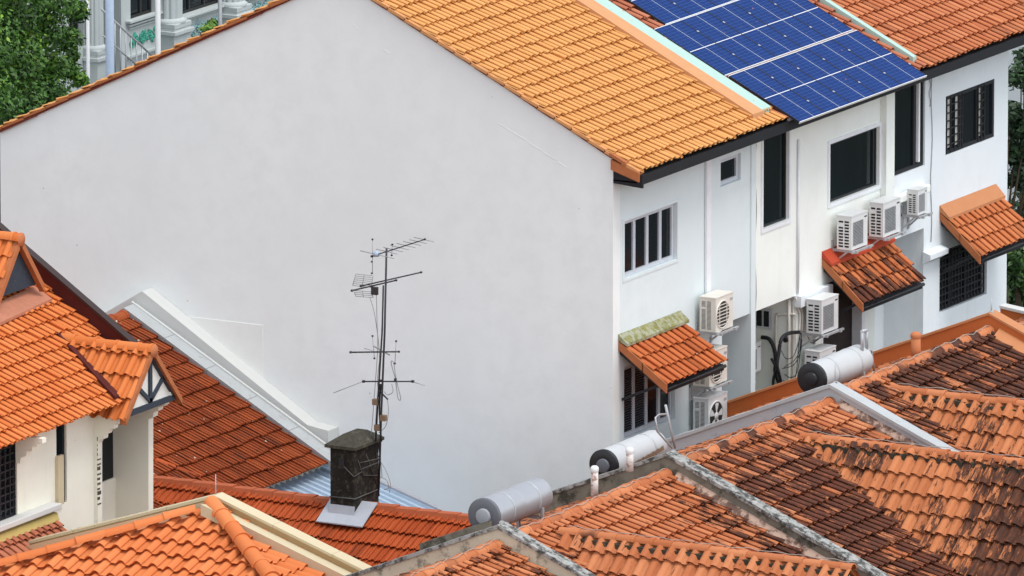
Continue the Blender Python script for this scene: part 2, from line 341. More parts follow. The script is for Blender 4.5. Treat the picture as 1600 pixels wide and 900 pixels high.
def tile_sheet(name, mat, parent, O, U, S, poly, tw=0.2, tl=0.33, prof='roll', amp=0.048, lift=0.06, seg=9, seed=0, grime=None, label=None):
    """overlapping clay tiles on the plane O + u*U + v*S; poly = convex outline in (u, v)"""
    O, U, S = Vector(O), Vector(U).normalized(), Vector(S).normalized(); Nn = S.cross(U)
    if Nn.z < 0: Nn = -Nn
    R = random.Random(seed); off = WL[parent.name]
    u0 = min(p[0] for p in poly); u1 = max(p[0] for p in poly); v0 = min(p[1] for p in poly); v1 = max(p[1] for p in poly)
    nu0, nu1 = math.floor(u0/tw), math.ceil(u1/tw); nc0, nc1 = math.floor((v0-v1)/tl), 0
    # one tile's cross-section, (across, height); the side lap is a real lip over an open joint
    if prof == 'roll': PR = [(0.02, .42), (0.045, .66), (0.12, .88), (0.24, 1.0), (0.40, .97), (0.53, .76), (0.62, .42), (0.68, .05), (0.80, -.06), (0.97, -.06), (1.11, -.10), (1.12, .34)]
    elif prof == 'wave': PR = [(0.0, 0.0), (0.08, .10), (0.17, .42), (0.27, .80), (0.38, 1.0), (0.50, .97), (0.60, .72), (0.67, .36), (0.69, .26), (0.60, .22), (0.62, .02), (0.76, -.05), (0.90, -.04)]
    else: PR = [(0.0, 1.0), (0.13, 1.0), (0.15, .15), (0.30, .1), (0.32, .55), (0.42, .55), (0.44, .1), (0.52, .15), (0.53, .95), (0.63, .95), (0.65, .1), (0.82, .1), (0.84, .5), (0.94, .5), (0.96, .0), (1.03, -.4), (1.04, .6)]
    seg = len(PR); nx = (nu1-nu0)*seg+1
    xs = [(nu0+i//seg+PR[i % seg][0])*tw for i in range(nx)]
    hs_ = [amp*PR[i % seg][1] for i in range(nx)]
    verts, faces, uvs, gr = [], [], [], []
    for c in range(nc0, nc1):
        a, b = v1+c*tl, v1+(c+1)*tl                     # courses counted up from the eave
        jit = [(R.gauss(0, 0.005), R.gauss(0, 0.010)) for _ in range(nu1-nu0+1)]
        base = len(verts)
        for (v, lf, hf, vt) in ((a-0.11, -0.004, 0.93, 0.0), (b, lift, 1.0, 0.985), (b-0.003, lift-0.011, 0.96, 0.99), (b-0.10, -0.01, 0.7, 0.995)):
            for i, x in enumerate(xs):
                jh, jv = jit[i//seg]
                verts.append(O+U*x+S*(v+(jv if vt > 0.5 else 0))+Nn*(hs_[i]*hf+lf+jh)-off)
                uvs.append((x/tw, c+vt)); gr.append(grime(x, v) if grime else 0.0)
        for r_ in range(3):
            for i in range(nx-1):
                p = base+r_*nx+i; faces.append((p, p+1, p+nx+1, p+nx))
    me = bpy.data.meshes.new(name); me.from_pydata(verts, [], faces)
    lay = me.uv_layers.new(name='tile')
    li = [l.vertex_index for l in me.loops]
    flat = [0.0]*(2*len(li))
    for k, vi in enumerate(li): flat[2*k] = uvs[vi][0]; flat[2*k+1] = uvs[vi][1]
    # keep a face's own tile index: a face on the seam belongs to the tile on its left
    lay.data.foreach_set('uv', flat)
    for p in me.polygons:
        ls = list(p.loop_indices); um = sum(flat[2*k] for k in ls)/len(ls)
        for k in ls: flat[2*k] = min(max(flat[2*k], math.floor(um)+0.001), math.floor(um)+0.999)
    lay.data.foreach_set('uv', flat)
    at_ = me.attributes.new('grime', 'FLOAT', 'POINT'); at_.data.foreach_set('value', gr)
    bm = bmesh.new(); bm.from_mesh(me)
    cx = sum(p[0] for p in poly)/len(poly); cy = sum(p[1] for p in poly)/len(poly)
    for k in range(len(poly)):
        p, q = poly[k], poly[(k+1) % len(poly)]
        d = Vector((q[0]-p[0], q[1]-p[1])); nn = Vector((d.y, -d.x)).normalized()
        if nn.dot(Vector((cx-p[0], cy-p[1]))) > 0: nn = -nn
        # leave the eave and any line on the bounding box alone
        if abs(d.y) < 1e-6 and abs(p[1]-v1) < 1e-6: continue
        bmesh.ops.bisect_plane(bm, geom=bm.verts[:]+bm.edges[:]+bm.faces[:], plane_co=O+U*p[0]+S*p[1]-off, plane_no=U*nn.x+S*nn.y, clear_outer=True, dist=1e-5)
    bm.to_mesh(me); bm.free()
    for p in me.polygons: p.use_smooth = False
    me.materials.append(mat)
    o = bpy.data.objects.new(name, me); COL.objects.link(o); o.parent = parent; WL[o.name] = off
    if prof != 'flat':
        for p in me.polygons: p.use_smooth = True
        me.set_sharp_from_angle(angle=radians(50))
    if label: o['label'] = label
    return o
def ridge_tiles(name, mat, parent, a, b, r=0.11, seg=0.33, up=(0, 0, 1), seed=1, n=8, flatt=0.85):
    """half-round cap tiles, each lapping the next"""
    a, b = Vector(a), Vector(b); d = (b-a); L = d.length; d.normalize(); sd = d.cross(Vector(up)).normalized(); u = sd.cross(d); R = random.Random(seed)
    verts, faces, uvs = [], [], []; off = WL[parent.name]; k = 0; t = 0.0
    while t < L-0.02:
        e = min(t+seg+0.04, L); jz = R.gauss(0, 0.006); js = R.gauss(0, 0.006); base = len(verts)
        for (s_, rr) in ((t, r*0.93), (e-0.05, r*1.0), (e-0.045, r*1.10), (e, r*1.10), (e, r*0.86)):
            for j in range(n+1):
                th = pi*j/n-0.0; verts.append(a+d*s_+sd*(cos(th)*rr+js)+u*(sin(th)*rr*flatt+jz)-off); uvs.append((k+0.5, seed*7+0.5))
        for q in range(4):
            for j in range(n): p = base+q*(n+1)+j; faces.append((p, p+1, p+n+2, p+n+1))
        t += seg; k += 1
    me = bpy.data.meshes.new(name); me.from_pydata(verts, [], faces); lay = me.uv_layers.new(name='tile')
    for l in me.loops: lay.data[l.index].uv = uvs[l.vertex_index]
    at_ = me.attributes.new('grime', 'FLOAT', 'POINT'); at_.data.foreach_set('value', [-0.15]*len(verts))
    me.materials.append(mat); o = bpy.data.objects.new(name, me); COL.objects.link(o); o.parent = parent; WL[o.name] = off
    for p in me.polygons: p.use_smooth = True
    me.set_sharp_from_angle(angle=radians(40))
    return o

X1, Y1, Z1 = Vector((1, 0, 0)), Vector((0, 1, 0)), Vector((0, 0, 1))
GZ = -11.0
def window(parent, y0, y1, z0, z1, X, mull=(), rails=(), fw=0.06, fmat='frame', gmat='glass', dep=0.07, dirx=1, label=None):
    """a window facing +X whose frame sits at depth X"""
    m = MB(); t = 0.05
    m.box((X-t, y0, z0), (X, y0+fw, z1)).box((X-t, y1-fw, z0), (X, y1, z1)).box((X-t, y0+fw, z0), (X, y1-fw, z0+fw)).box((X-t, y0+fw, z1-fw), (X, y1-fw, z1))
    for q in mull: yy = y0+(y1-y0)*q; m.box((X-t+0.004, yy-fw*0.6, z0+fw), (X-0.004, yy+fw*0.6, z1-fw))
    for q in rails: zz = z0+(z1-z0)*q; m.box((X-t+0.006, y0+fw, zz-fw*0.4), (X-0.008, y1-fw, zz+fw*0.4))
    f = m.build('window', M[fmat], parent, label)
    MB().quad((X-t*0.7, y0+0.01, z0+0.01), (X-t*0.7, y1-0.01, z0+0.01), (X-t*0.7, y1-0.01, z1-0.01), (X-t*0.7, y0+0.01, z1-0.01)).build('pane', M[gmat], f)
    return f
def grille(parent, y0, y1, z0, z1, X, ny, nz, r=0.012, mat='black'):
    m = MB()
    for i in range(ny+1): y = y0+(y1-y0)*i/ny; m.box((X-r, y-r, z0), (X+r, y+r, z1))
    for i in range(nz+1): z = z0+(z1-z0)*i/nz; m.box((X-r*0.6, y0, z-r), (X+r*0.6, y1, z+r))
    return m.build('security_grille', M[mat], parent)

# ================================================================== GROUND
g = MB().quad((-700, -700, GZ), (700, -700, GZ), (700, 900, GZ), (-700, 900, GZ)).build('ground', M['ground']); tag(g, kind='structure')
st_ = MB().box((-20, -60, GZ), (-13.5, 60, GZ+0.03)).build('street', plain('street_asphalt', (0.05, 0.05, 0.052), 0.9, 0.1, var=0.2)); tag(st_, kind='structure')

# ================================================================== WHITE TERRACE (three houses in the top row)
KM = 0.49; XR = -5.4; EX = 0.55
def zw(X): return 0.27-KM*abs(X-XR)+KM*abs(XR)-0.0 if True else 0
def zw(X): return (0.27-KM*XR)-KM*abs(X-XR)
ZT = 0.04                                             # tiles above the wall head
SR = Vector((1, 0, -KM)).normalized(); SL = Vector((-1, 0, -KM)).normalized()
LR = (EX-XR)/SR.x; LL = (XR+12.75)/SR.x
def roof_pl(h): return ((KM, 0, 1), 0.27+h)
yd1 = at(1185, 150, pl=roof_pl(0.15)).y               # where the first dividing wall meets the slope
H1Y, H2Y, H3Y = 5.2, 10.5, 14.85
h1 = thing('terraced_house', (-6, 2.6, GZ), 'white corner house with a huge blank gable wall and ochre tiled roof', 'house', 'white terraced houses in a row')
h2 = thing('terraced_house', (-6, 7.8, GZ), 'middle white house of the row, carrying the blue solar panels on its roof', 'house', 'white terraced houses in a row')
h3 = thing('terraced_house', (-6, 12.7, GZ), 'far white house of the row with salmon tiled roof and barred windows', 'house', 'white terraced houses in a row')

# --- gable wall
gw = MB(); pts = [(-12.32, 0, GZ), (0, 0, GZ), (0, 0, zw(0)), (XR, 0, zw(XR)), (-12.32, 0, zw(-12.32))]
gw.prism(pts, (0, 0.25, 0)); gw.box((-12.32, 0.25, GZ), (-12.1, H1Y, zw(-12.1)-0.02))
g1 = gw.build('gable_wall', MW['gable'], h1)
# raised plaster panel, hairline ridge of an older roof line
a, b, c = at(290, 494, Y=0), at(411, 508, Y=0), at(411, 596, Y=0)
MB().prism([a, b, c], (0, -0.010, 0)).build('plaster_panel', MW['patch'], g1)
m = MB()
for (p, q) in (((778, 192), (800, 206)), ((802, 207), (822, 219)), ((826, 223), (846, 235)), ((850, 239), (868, 249)), ((872, 253), (884, 261)), ((553, 38), (560, 46)), ((600, 77), (608, 83))):
    MB().bar(at(*p, Y=0.0), at(*q, Y=0.0), 0.010, 0.007).build('plaster_scar', MW['gable'], g1)
# --- right wall of H1
wz = zw(0)
def rel(*h): return [(y0-off_, y1-off_, z0-GZ, z1-GZ, d, bk) for (y0, y1, z0, z1, d, bk) in h]
off_ = 0.25
H1holes = rel((0.40, 2.32, -1.945, -0.93, 0.12, 0), (0.41, 2.27, -4.78, -3.50, 0.12, 0), (3.93, 4.68, -0.95, -0.47, 0.10, 0), (4.0, 5.03, GZ+0.01, -3.42, 1.1, 1))
MB().grid_wall((0, off_, GZ), Y1, Z1, H1Y-0.25, wz-GZ, H1holes).build('rear_wall', MW['wallA'], h1)
off_ = H1Y
H2holes = rel((5.50, 6.47, -1.99, -0.25, 0.10, 0), (8.03, 9.93, -1.99, -0.91, 0.10, 0), (5.22, 6.78, GZ+0.01, -3.42, 1.15, 0), (7.75, 9.42, -7.0, -3.42, 0.25, 0), (9.82, 10.5, GZ+0.01, -3.1, 2.0, 1))
MB().grid_wall((0, H1Y, GZ), Y1, Z1, H2Y-H1Y, wz-GZ, H2holes).build('rear_wall', MW['wallB'], h2)
MB().quad((-1.15, 5.2, GZ), (-1.15, 6.9, GZ), (-1.15, 6.9, -3.4), (-1.15, 5.2, -3.4)).build('recess_wall', MW['beige'], h2)
off_ = H2Y
zlb0 = at(1470, 488, X=0).z; zlb1 = zlb0+1.12
H3holes = rel((10.52, 11.74, -1.95, -0.02, 0.09, 0), (12.56, 14.50, -1.91, -0.83, 0.06, 0), (12.36, 14.25, zlb0, zlb1, 0.14, 0), (10.5, 11.72, GZ+0.01, -3.1, 0.8, 1))
MB().grid_wall((0, H2Y, GZ), Y1, Z1, H3Y-H2Y, wz-GZ, H3holes).build('rear_wall', MW['wallC'], h3)
MB().box((-12.3, H3Y, GZ), (0, H3Y+0.2, wz-0.1)).build('end_wall', MW['wallC'], h3)
for hh, a_, b_ in ((h2, H1Y, H2Y), (h3, H2Y, H3Y)): MB().box((-12.32, a_, GZ), (-12.1, b_, zw(-12.1)-0.02)).build('front_wall', MW['wallC'], hh)
# thin wall proud fin between H1 and H2, corner strip
MB().box((0.0, 5.03, GZ), (0.03, 5.2, zw(0)-0.30)).build('party_pilaster', MW['wallA'], h1)
# --- roofs
zr_ = zw(XR)+ZT
tile_sheet('roof', T['yellow'], h1, (XR, 0, zr_), Y1, SR, [(-0.05, 0.0), (H1Y+0.02, 0.0), (H1Y+0.02, LR), (-0.05, LR)], tw=0.178, tl=0.30, amp=0.048, lift=0.06, seed=1)
tile_sheet('roof', T['yellow'], h1, (XR, 0, zr_), Y1, SL, [(-0.05, 0.0), (H1Y, 0.0), (H1Y, LL), (-0.05, LL)], tw=0.178, tl=0.30, amp=0.03, seed=2, seg=4)
tile_sheet('roof', T['h2'], h2, (XR, 0, zr_), Y1, SR, [(H1Y+0.03, 0.0), (H2Y+0.2, 0.0), (H2Y+0.2, LR), (H1Y+0.03, LR)], tw=0.2, tl=0.33, seed=3)
MB().prism([(XR, H1Y, zr_), (XR, H2Y, zr_), (-12.7, H2Y, zw(-12.7)+ZT), (-12.7, H1Y, zw(-12.7)+ZT)], (0, 0, -0.06)).build('street_slope', T['h2'], h2)
ye = 16.6; hipx = XR; # far hip of H3
tile_sheet('roof', T['h3'], h3, (XR, 0, zr_), Y1, SR, [(H2Y+0.21, 0.0), (ye-5.95, 0.0), (ye, LR), (H2Y+0.21, LR)], tw=0.2, tl=0.33, seed=4)
MB().prism([(XR, H2Y, zr_), (XR, ye-5.95, zr_), (-12.7, ye, zw(-12.7)+ZT), (-12.7, H2Y, zw(-12.7)+ZT)], (0, 0, -0.06)).build('street_slope', T['h3'], h3)
MB().prism([(XR, ye-5.95, zr_-0.02), (EX, ye, zw(EX)+ZT-0.02), (-12.7, ye, zw(-12.7)+ZT)], (0, 0, -0.05)).build('hip_slope', T['h3'], h3)
ridge_tiles('hip_ridge', T['h3'], h3, (XR, ye-5.95, zr_+0.03), (EX, ye, zw(EX)+ZT+0.03), r=0.12, seg=0.36, seed=3)
ridge_tiles('ridge', T['yellow'], h1, (XR, 0, zr_+0.02), (XR, H1Y, zr_+0.02), r=0.12, seed=5)
ridge_tiles('ridge', T['h2'], h2, (XR, H1Y, zr_+0.02), (XR, H2Y, zr_+0.02), r=0.12, seed=6)
# verge of the gable: peach verge tiles, their shadow line below painted as a dark red board
def on(X, Y, h): return Vector((X, Y, zw(X)+h))
m = MB(); nseg = 18
for i in range(nseg):
    xa = XR+(EX-0.02-XR)*i/nseg; xb = XR+(EX-0.02-XR)*(i+1.06)/nseg
    m.prism([on(xa, -0.08, ZT+0.028), on(xa, 0.10, ZT+0.028), on(xb, 0.10, ZT+0.052), on(xb, -0.08, ZT+0.052)], (0, 0, -0.055))
m.build('verge_tiles', M['vergey'], h1)
m = MB()
for i in range(nseg):
    xa = XR+(0.0-XR)*i/nseg; xb = XR+(0.0-XR)*(i+1)/nseg; d = 0.008*rnd.random()
    m.prism([on(xa, -0.05-d, ZT-0.01), on(xa, -0.002, ZT-0.01), on(xb, -0.002, ZT-0.01), on(xb, -0.05-d, ZT-0.01)], (0, 0, -0.035-d))
m.build('verge_board', M['verge_shadow'], h1)
m = MB(); m2 = MB()
for i in range(16):
    xa = XR+(-12.7-XR)*i/16; xb = XR+(-12.7-XR)*(i+1.02)/16; k = rnd.random(); hgt = 0.03+0.03*k
    m.prism([on(xa, -0.07, ZT+0.03), on(xa, 0.10, ZT+0.03), on(xb, 0.10, ZT+0.06), on(xb, -0.07, ZT+0.045)], (0, 0, -0.035-0.02*k))
m.build('verge_tiles', M['verge'], h1)
m = MB()
for i in range(9):
    xa = XR+(-12.3-XR)*i/9; xb = XR+(-12.3-XR)*(i+1)/9; k = 0.02*rnd.random()
    m.prism([on(xa, -0.04-k, ZT-0.012), on(xa, -0.002, ZT-0.012), on(xb, -0.002, ZT-0.012), on(xb, -0.04-k, ZT-0.012)], (0, 0, -0.028-k))
m.build('verge_board', M['verge_shadow'], h1)
# kneeler at the eave corner
m = MB(); m.prism([(0.0, -0.09, zw(0)-0.02), (EX, -0.09, zw(EX)+0.06), (EX, -0.09, zw(EX)-0.10), (0.0, -0.09, zw(0)-0.20)], (0, 0.10, 0)); m.build('barge_board', M['verge'], h1)
m = MB(); m.prism([(-0.02, -0.10, zw(0)+0.10), (0.30, -0.10, zw(0.3)+0.10), (0.30, 0.12, zw(0.3)+0.10), (-0.02, 0.12, zw(0)+0.10)], (0, 0, -0.06)); m.build('verge_cap', M['verge'], h1)
m = MB(); m.prism([(0.005, 0.0, zw(0)-0.20), (EX+0.02, 0.0, -0.13), (EX+0.02, 0.0, -0.22), (0.005, 0.0, -0.18)], (0, 0.05, 0)); m.build('eave_return', M['gutter'], h1)
for hh, a_, b_ in ((h1, -0.05, H1Y+0.03), (h2, H1Y+0.03, H2Y+0.22), (h3, H2Y+0.22, ye)):
    MB().box((EX-0.06, a_, -0.145), (EX+0.05, b_-0.003, zw(EX)+ZT-0.015)).build('gutter', M['gutter'], hh)
    MB().box((0.002, a_+0.05, -0.14), (EX-0.062, b_-0.003, -0.115)).build('soffit', M['black'], hh)
# dividing copings: peach coping + mint flashing (H1/H2), mint (H2/H3)
def slope_strip(name, mat, parent, ya, yb, x0, x1, h0, h1_):
    return MB().prism([on(x0, ya, h1_), on(x0, yb, h1_), on(x1, yb, h1_), on(x1, ya, h1_)], (0, 0, h0-h1_)).build(name, M[mat], parent)
yA = at(1013, 75, pl=roof_pl(0.18)).y+0.07; yB = yA+0.39; yC = yB+0.37
xe_ = at(1190, 174, pl=roof_pl(0.18)).x
slope_strip('coping', 'cope', h1, yA, yB, XR, xe_, 0.0, 0.18)
slope_strip('flashing', 'mint', h2, yB+0.002, yC, XR, xe_-0.05, 0.0, 0.165)
yD = at(1358, 52, pl=roof_pl(0.1)).y
slope_strip('flashing', 'mint', h2, yD+0.02, yD+0.15, XR, 0.36, 0.0, 0.175)
# --- windows
window(h1, 0.41, 2.31, -1.94, -0.935, -0.06, mull=(0.25, 0.5, 0.75), fw=0.07)
wlo = window(h1, 0.42, 2.26, -4.77, -3.51, -0.06, mull=(0.25, 0.5, 0.75), fw=0.07)
m = MB()
for k in range(26): z = -4.68+k*0.043; m.box((-0.085, 0.52, z), (-0.078, 1.30, z+0.02))
m.build('louvre_blind', M['blind'], wlo)
window(h1, 3.94, 4.67, -0.945, -0.475, -0.05, fw=0.07)
def outline(parent, y0, y1, z0, z1, mat, wdt=0.07, pr=0.02):
    m = MB(); e = wdt
    m.box((0.0, y0-e, z0-e), (pr, y1+e, z0)).box((0, y0-e, z1), (pr, y1+e, z1+e)).box((0, y0-e, z0), (pr, y0, z1)).box((0, y1, z0), (pr, y1+e, z1))
    return m.build('architrave', mat, parent)
outline(h2, 5.50, 6.47, -1.99, -0.25, M['wframe']); outline(h2, 8.03, 9.93, -1.99, -0.91, M['wframe']); outline(h1, 0.40, 2.32, -1.945, -0.93, MW['wallA'], 0.05, 0.012)
window(h2, 5.51, 6.46, -1.98, -0.26, -0.04, fw=0.035, fmat='bframe', gmat='teal'); window(h2, 8.04, 9.92, -1.98, -0.92, -0.04, fw=0.035, fmat='bframe', gmat='teal', mull=(0.95,))
ws = window(h3, 10.53, 11.73, -1.94, -0.03, -0.03, fw=0.06, fmat='bframe', gmat='teal', mull=(0.72,))
MB().box((-0.06, 11.50, -1.85), (-0.005, 11.56, -0.05)).build('open_sash', M['wframe'], ws)
wg = window(h3, 12.57, 14.49, -1.90, -0.84, -0.005, fw=0.06, fmat='bframe', mull=(0.32, 0.66)); grille(wg, 12.6, 13.22, -1.88, -0.86, -0.002, 4, 7); grille(wg, 13.85, 14.1, -1.88, -0.86, -0.002, 2, 7)
for (ya, yb) in ((12.64, 12.78), (12.95, 13.10), (13.9, 14.0)): MB().box((-0.036, ya, -1.8), (-0.030, yb, -0.9)).build('curtain', M['ivory'], wg)
wb = window(h3, 12.37, 14.24, zlb0+0.01, zlb1-0.01, -0.10, fw=0.05, fmat='bframe', mull=(0.33, 0.66)); grille(wb, 12.4, 14.2, zlb0+0.03, zlb1-0.03, -0.04, 14, 8, 0.011)
MB().box((-0.24, 7.75, -7), (-0.2, 9.42, -3.42)).build('curtain_opening', M['curtain'], h2)
MB().box((-0.19, 9.30, -7), (0.01, 9.415, -3.42)).box((-0.19, 7.76, -7), (0.0, 7.83, -3.6)).build('door_frame', M['wframe'], h2)
# column capital, ledge, trunking, downpipes
zc = at(1470, 398, X=0.1).z
MB().prism([(0.002, 11.68, zc-0.10), (0.10, 11.68, zc-0.03), (0.16, 11.68, zc+0.0), (0.16, 11.68, zc+0.09), (0.002, 11.68, zc+0.14)], (0, 0.72, 0)).build('capital', MW['wallC'], h3)
MB().box((-0.01, 6.73, -3.62), (0.13, 7.95, -3.42)).build('ledge', MW['wallC'], h2)
MB().box((0.002, 10.0, -2.42), (0.14, 11.72, -2.28)).build('ledge', MW['wallB'], h3, bevel=0.02)
MB().box((0.004, 10.0, -2.25), (0.12, 10.32, -0.3)).build('pilaster', MW['wallB'], h2)
MB().box((0.002, 3.33, -2.9), (0.06, 3.49, -0.23)).build('downpipe', M['wframe'], h1, bevel=0.015)
MB().tube([(0.03, 6.80, -0.6), (0.03, 6.80, -3.4)], 0.022).build('downpipe', M['wframe'], h2)
m = MB()
for yy, z0_, z1_ in ((11.9, -0.9, -0.25), (11.98, -3.4, -0.25), (5.22, -3.4, -0.4)):
    m.tube([(0.015, yy+0.03*sin(i*1.3), z0_+(z1_-z0_)*i/10) for i in range(11)], 0.008, 4)
m.build('wall_cable', M['alu'], h3)

# --- tiled awnings over the lower windows
def awning(parent, a, b, run, drop, tm, fm, tw, seed, verge='verge', fl=0.16, label=None, grime=None, sag=True):
    y0, z0 = a; y1 = b; Lh = Vector((run, 0, -drop)); S = Lh.normalized(); O = Vector((0.06, 0, z0+0.0))
    aw = MB()
    aw.prism([(0.0, y0+0.04, z0-0.10), (run-0.02, y0+0.04, z0-drop-0.06), (run-0.02, y0+0.04, z0-drop-0.13), (0.0, y0+0.04, z0-0.20)], (0, y1-y0-0.08, 0))
    aw.bar((0.0, y0+0.12, z0-drop-0.35), (run*0.8, y0+0.12, z0-drop*0.8-0.15), 0.05, 0.05).bar((0, y1-0.12, z0-drop-0.35), (run*0.8, y1-0.12, z0-drop*0.8-0.15), 0.05, 0.05)
    r = aw.build('awning', M['black'], parent, label)
    L = Lh.length
    tile_sheet('awning_tiles', T[tm], r, (0, y0, z0), Y1, S, [(0, 0.0), (y1-y0, 0.0), (y1-y0, L), (0, L)], tw=tw, tl=0.335, amp=0.052, seed=seed, seg=9, grime=grime)
    MB().prism([(0.004, y0-0.03, z0+0.17), (fl, y0-0.03, z0+0.15-fl*drop/run), (fl, y0-0.03, z0+0.10-fl*drop/run), (0.004, y0-0.03, z0+0.06)], (0, y1-y0+0.05, 0)).build('flashing', M[fm], r)
    m = MB(); n = 2
    for i in range(n):
        p = O+Lh*(i/n); q = O+Lh*((i+1.04)/n); lo = 0.10
        m.prism([p+Vector((-0.05, y0-0.03, 0.045)), q+Vector((-0.05, y0-0.03, 0.06)), q+Vector((-0.05, y0-0.03, -lo)), p+Vector((-0.05, y0-0.03, -lo))], (0, 0.035, 0))
    m.build('verge_board', M[verge], r)
    MB().tube([(run-0.02, y0, z0-drop-0.07), (run-0.02, y1, z0-drop-0.06)], 0.032, 8).build('gutter', M['gutter'], r)  # black tube standing in for the thin shadow under the tile edge
    return r
p0, p1 = at(967, 537, X=0), at(1062, 496, X=0); awning(h1, (p0.y, p0.z), p1.y, 0.92, 0.66, 'awn1', 'green', 0.205, 31, label='tiled awning with moss green flashing', fl=0.18)
p0, p1 = at(1285, 407, X=0), at(1383, 376, X=0); awning(h2, (p0.y, p0.z), p1.y, 0.80, 0.74, 'awn2', 'red', 0.205, 32, label='mouldy tiled awning with red flashing', fl=0.20, grime=lambda u, v: 0.55*max(0, v-0.45)*(0.35+0.65*min(1, u/1.2))+(0.25 if u < 0.35 and v > 0.6 else 0))
p0, p1 = at(1469, 335, X=0), at(1553, 302, X=0); awning(h3, (p0.y, p0.z), p1.y+0.05, 0.80, 0.72, 'awn3', 'orangel', 0.205, 33, label='clean orange tiled awning', fl=0.2)

# --- solar panels
PH = 0.17
bl, br = at(1250, 191, pl=roof_pl(PH)), at(1447, 117, pl=roof_pl(PH)); r2 = at(1133, 118, pl=roof_pl(PH)); r3 = at(1018, 46, pl=roof_pl(PH))
pw = (br.y-bl.y)/5; plen = (bl.x-r2.x)/SR.x; Ns = SR.cross(Y1); Ns = Ns if Ns.z > 0 else -Ns
rows = [('bottom', bl, 5, 0), ('middle', r2, 5, 0), ('top', r3, 5, pw*0.55)]
ordn = ['first', 'second', 'third', 'fourth', 'fifth']; proto = None
rowlab = {'bottom': 'in the lowest row above the gutter', 'middle': 'in the middle row of the array', 'top': 'in the uppermost row'}
for rn, org, n, sh in rows:
    for k in range(n):
        o0 = Vector((org.x, org.y+sh+k*pw+0.004, zw(org.x)+PH)); lab = 'blue solar panel %s, %s from the mint flashing' % (rowlab[rn], ordn[k])
        if proto is None:
            W_, L_ = pw-0.008, plen-0.03
            proto = thing('solar_panel', o0, lab, 'solar panel', 'solar panels on the middle roof')
            A = lambda u, v, h: o0+Y1*u-SR*v+Ns*h
            fr = MB(); t = 0.035
            def slab(mb, u0, u1, v0, v1, h0, h1_): mb.hexa([A(u0, v0, h0), A(u1, v0, h0), A(u1, v1, h0), A(u0, v1, h0)], [A(u0, v0, h1_), A(u1, v0, h1_), A(u1, v1, h1_), A(u0, v1, h1_)])
            slab(fr, 0, W_, 0, 0.014, -t, 0.004); fr.build('frame_edge', M['whitemetal'], proto); fr = MB(); slab(fr, 0, W_, L_-0.014, L_, -t, 0.004); fr.build('frame_edge', M['whitemetal'], proto)
            fr = MB(); slab(fr, 0, 0.010, 0.014, L_-0.014, -t, 0.004); fr.build('side_rail', M['bframe'], proto); fr = MB(); slab(fr, W_-0.010, W_, 0.014, L_-0.014, -t, 0.004); fr.build('side_rail', M['bframe'], proto)
            cf = MB()
            for (va, vb, w0) in ((0.014, L_/2-0.008, 0), (L_/2+0.008, L_-0.014, 0.5)): cf.quad(A(0.010, va, 0), A(W_-0.010, va, 0), A(W_-0.010, vb, 0), A(0.010, vb, 0))
            c_ = cf.build('cell_face', M['solar'], proto); ly = c_.data.uv_layers.new(name='tile')
            for l in c_.data.loops:
                v = c_.data.vertices[l.vertex_index].co; ly.data[l.index].uv = (v.y/W_, Vector((v.x, v.y, v.z)).dot(-SR)/L_)
            st2 = MB(); slab(st2, 0.010, W_-0.010, L_/2-0.008, L_/2+0.008, -0.005, 0.002); slab(st2, W_*0.57-0.003, W_*0.57+0.003, 0.014, L_/2-0.0085, -0.005, 0.003); slab(st2, W_*0.57-0.003, W_*0.57+0.003, L_/2+0.0085, L_-0.014, -0.005, 0.003)
            st2.build('busbar', M['whitemetal'], proto)
            for v in (0.25, 0.75):
                cl = MB(); slab(cl, W_-0.022, W_+0.02, L_*v-0.02, L_*v+0.02, 0.004, 0.012)
                cl.build('clamp', M['galv'], proto)
            for v in (0.2, L_-0.25): bk = MB(); slab(bk, 0.03, W_-0.03, v, v+0.05, -PH*0.8, -t); bk.build('rail', M['galv'], proto)
        else:
            r = proto.copy(); COL.objects.link(r); r.location = o0; r['label'] = lab
            for ch in proto.children:
                cc = ch.copy(); COL.objects.link(cc); cc.parent = r

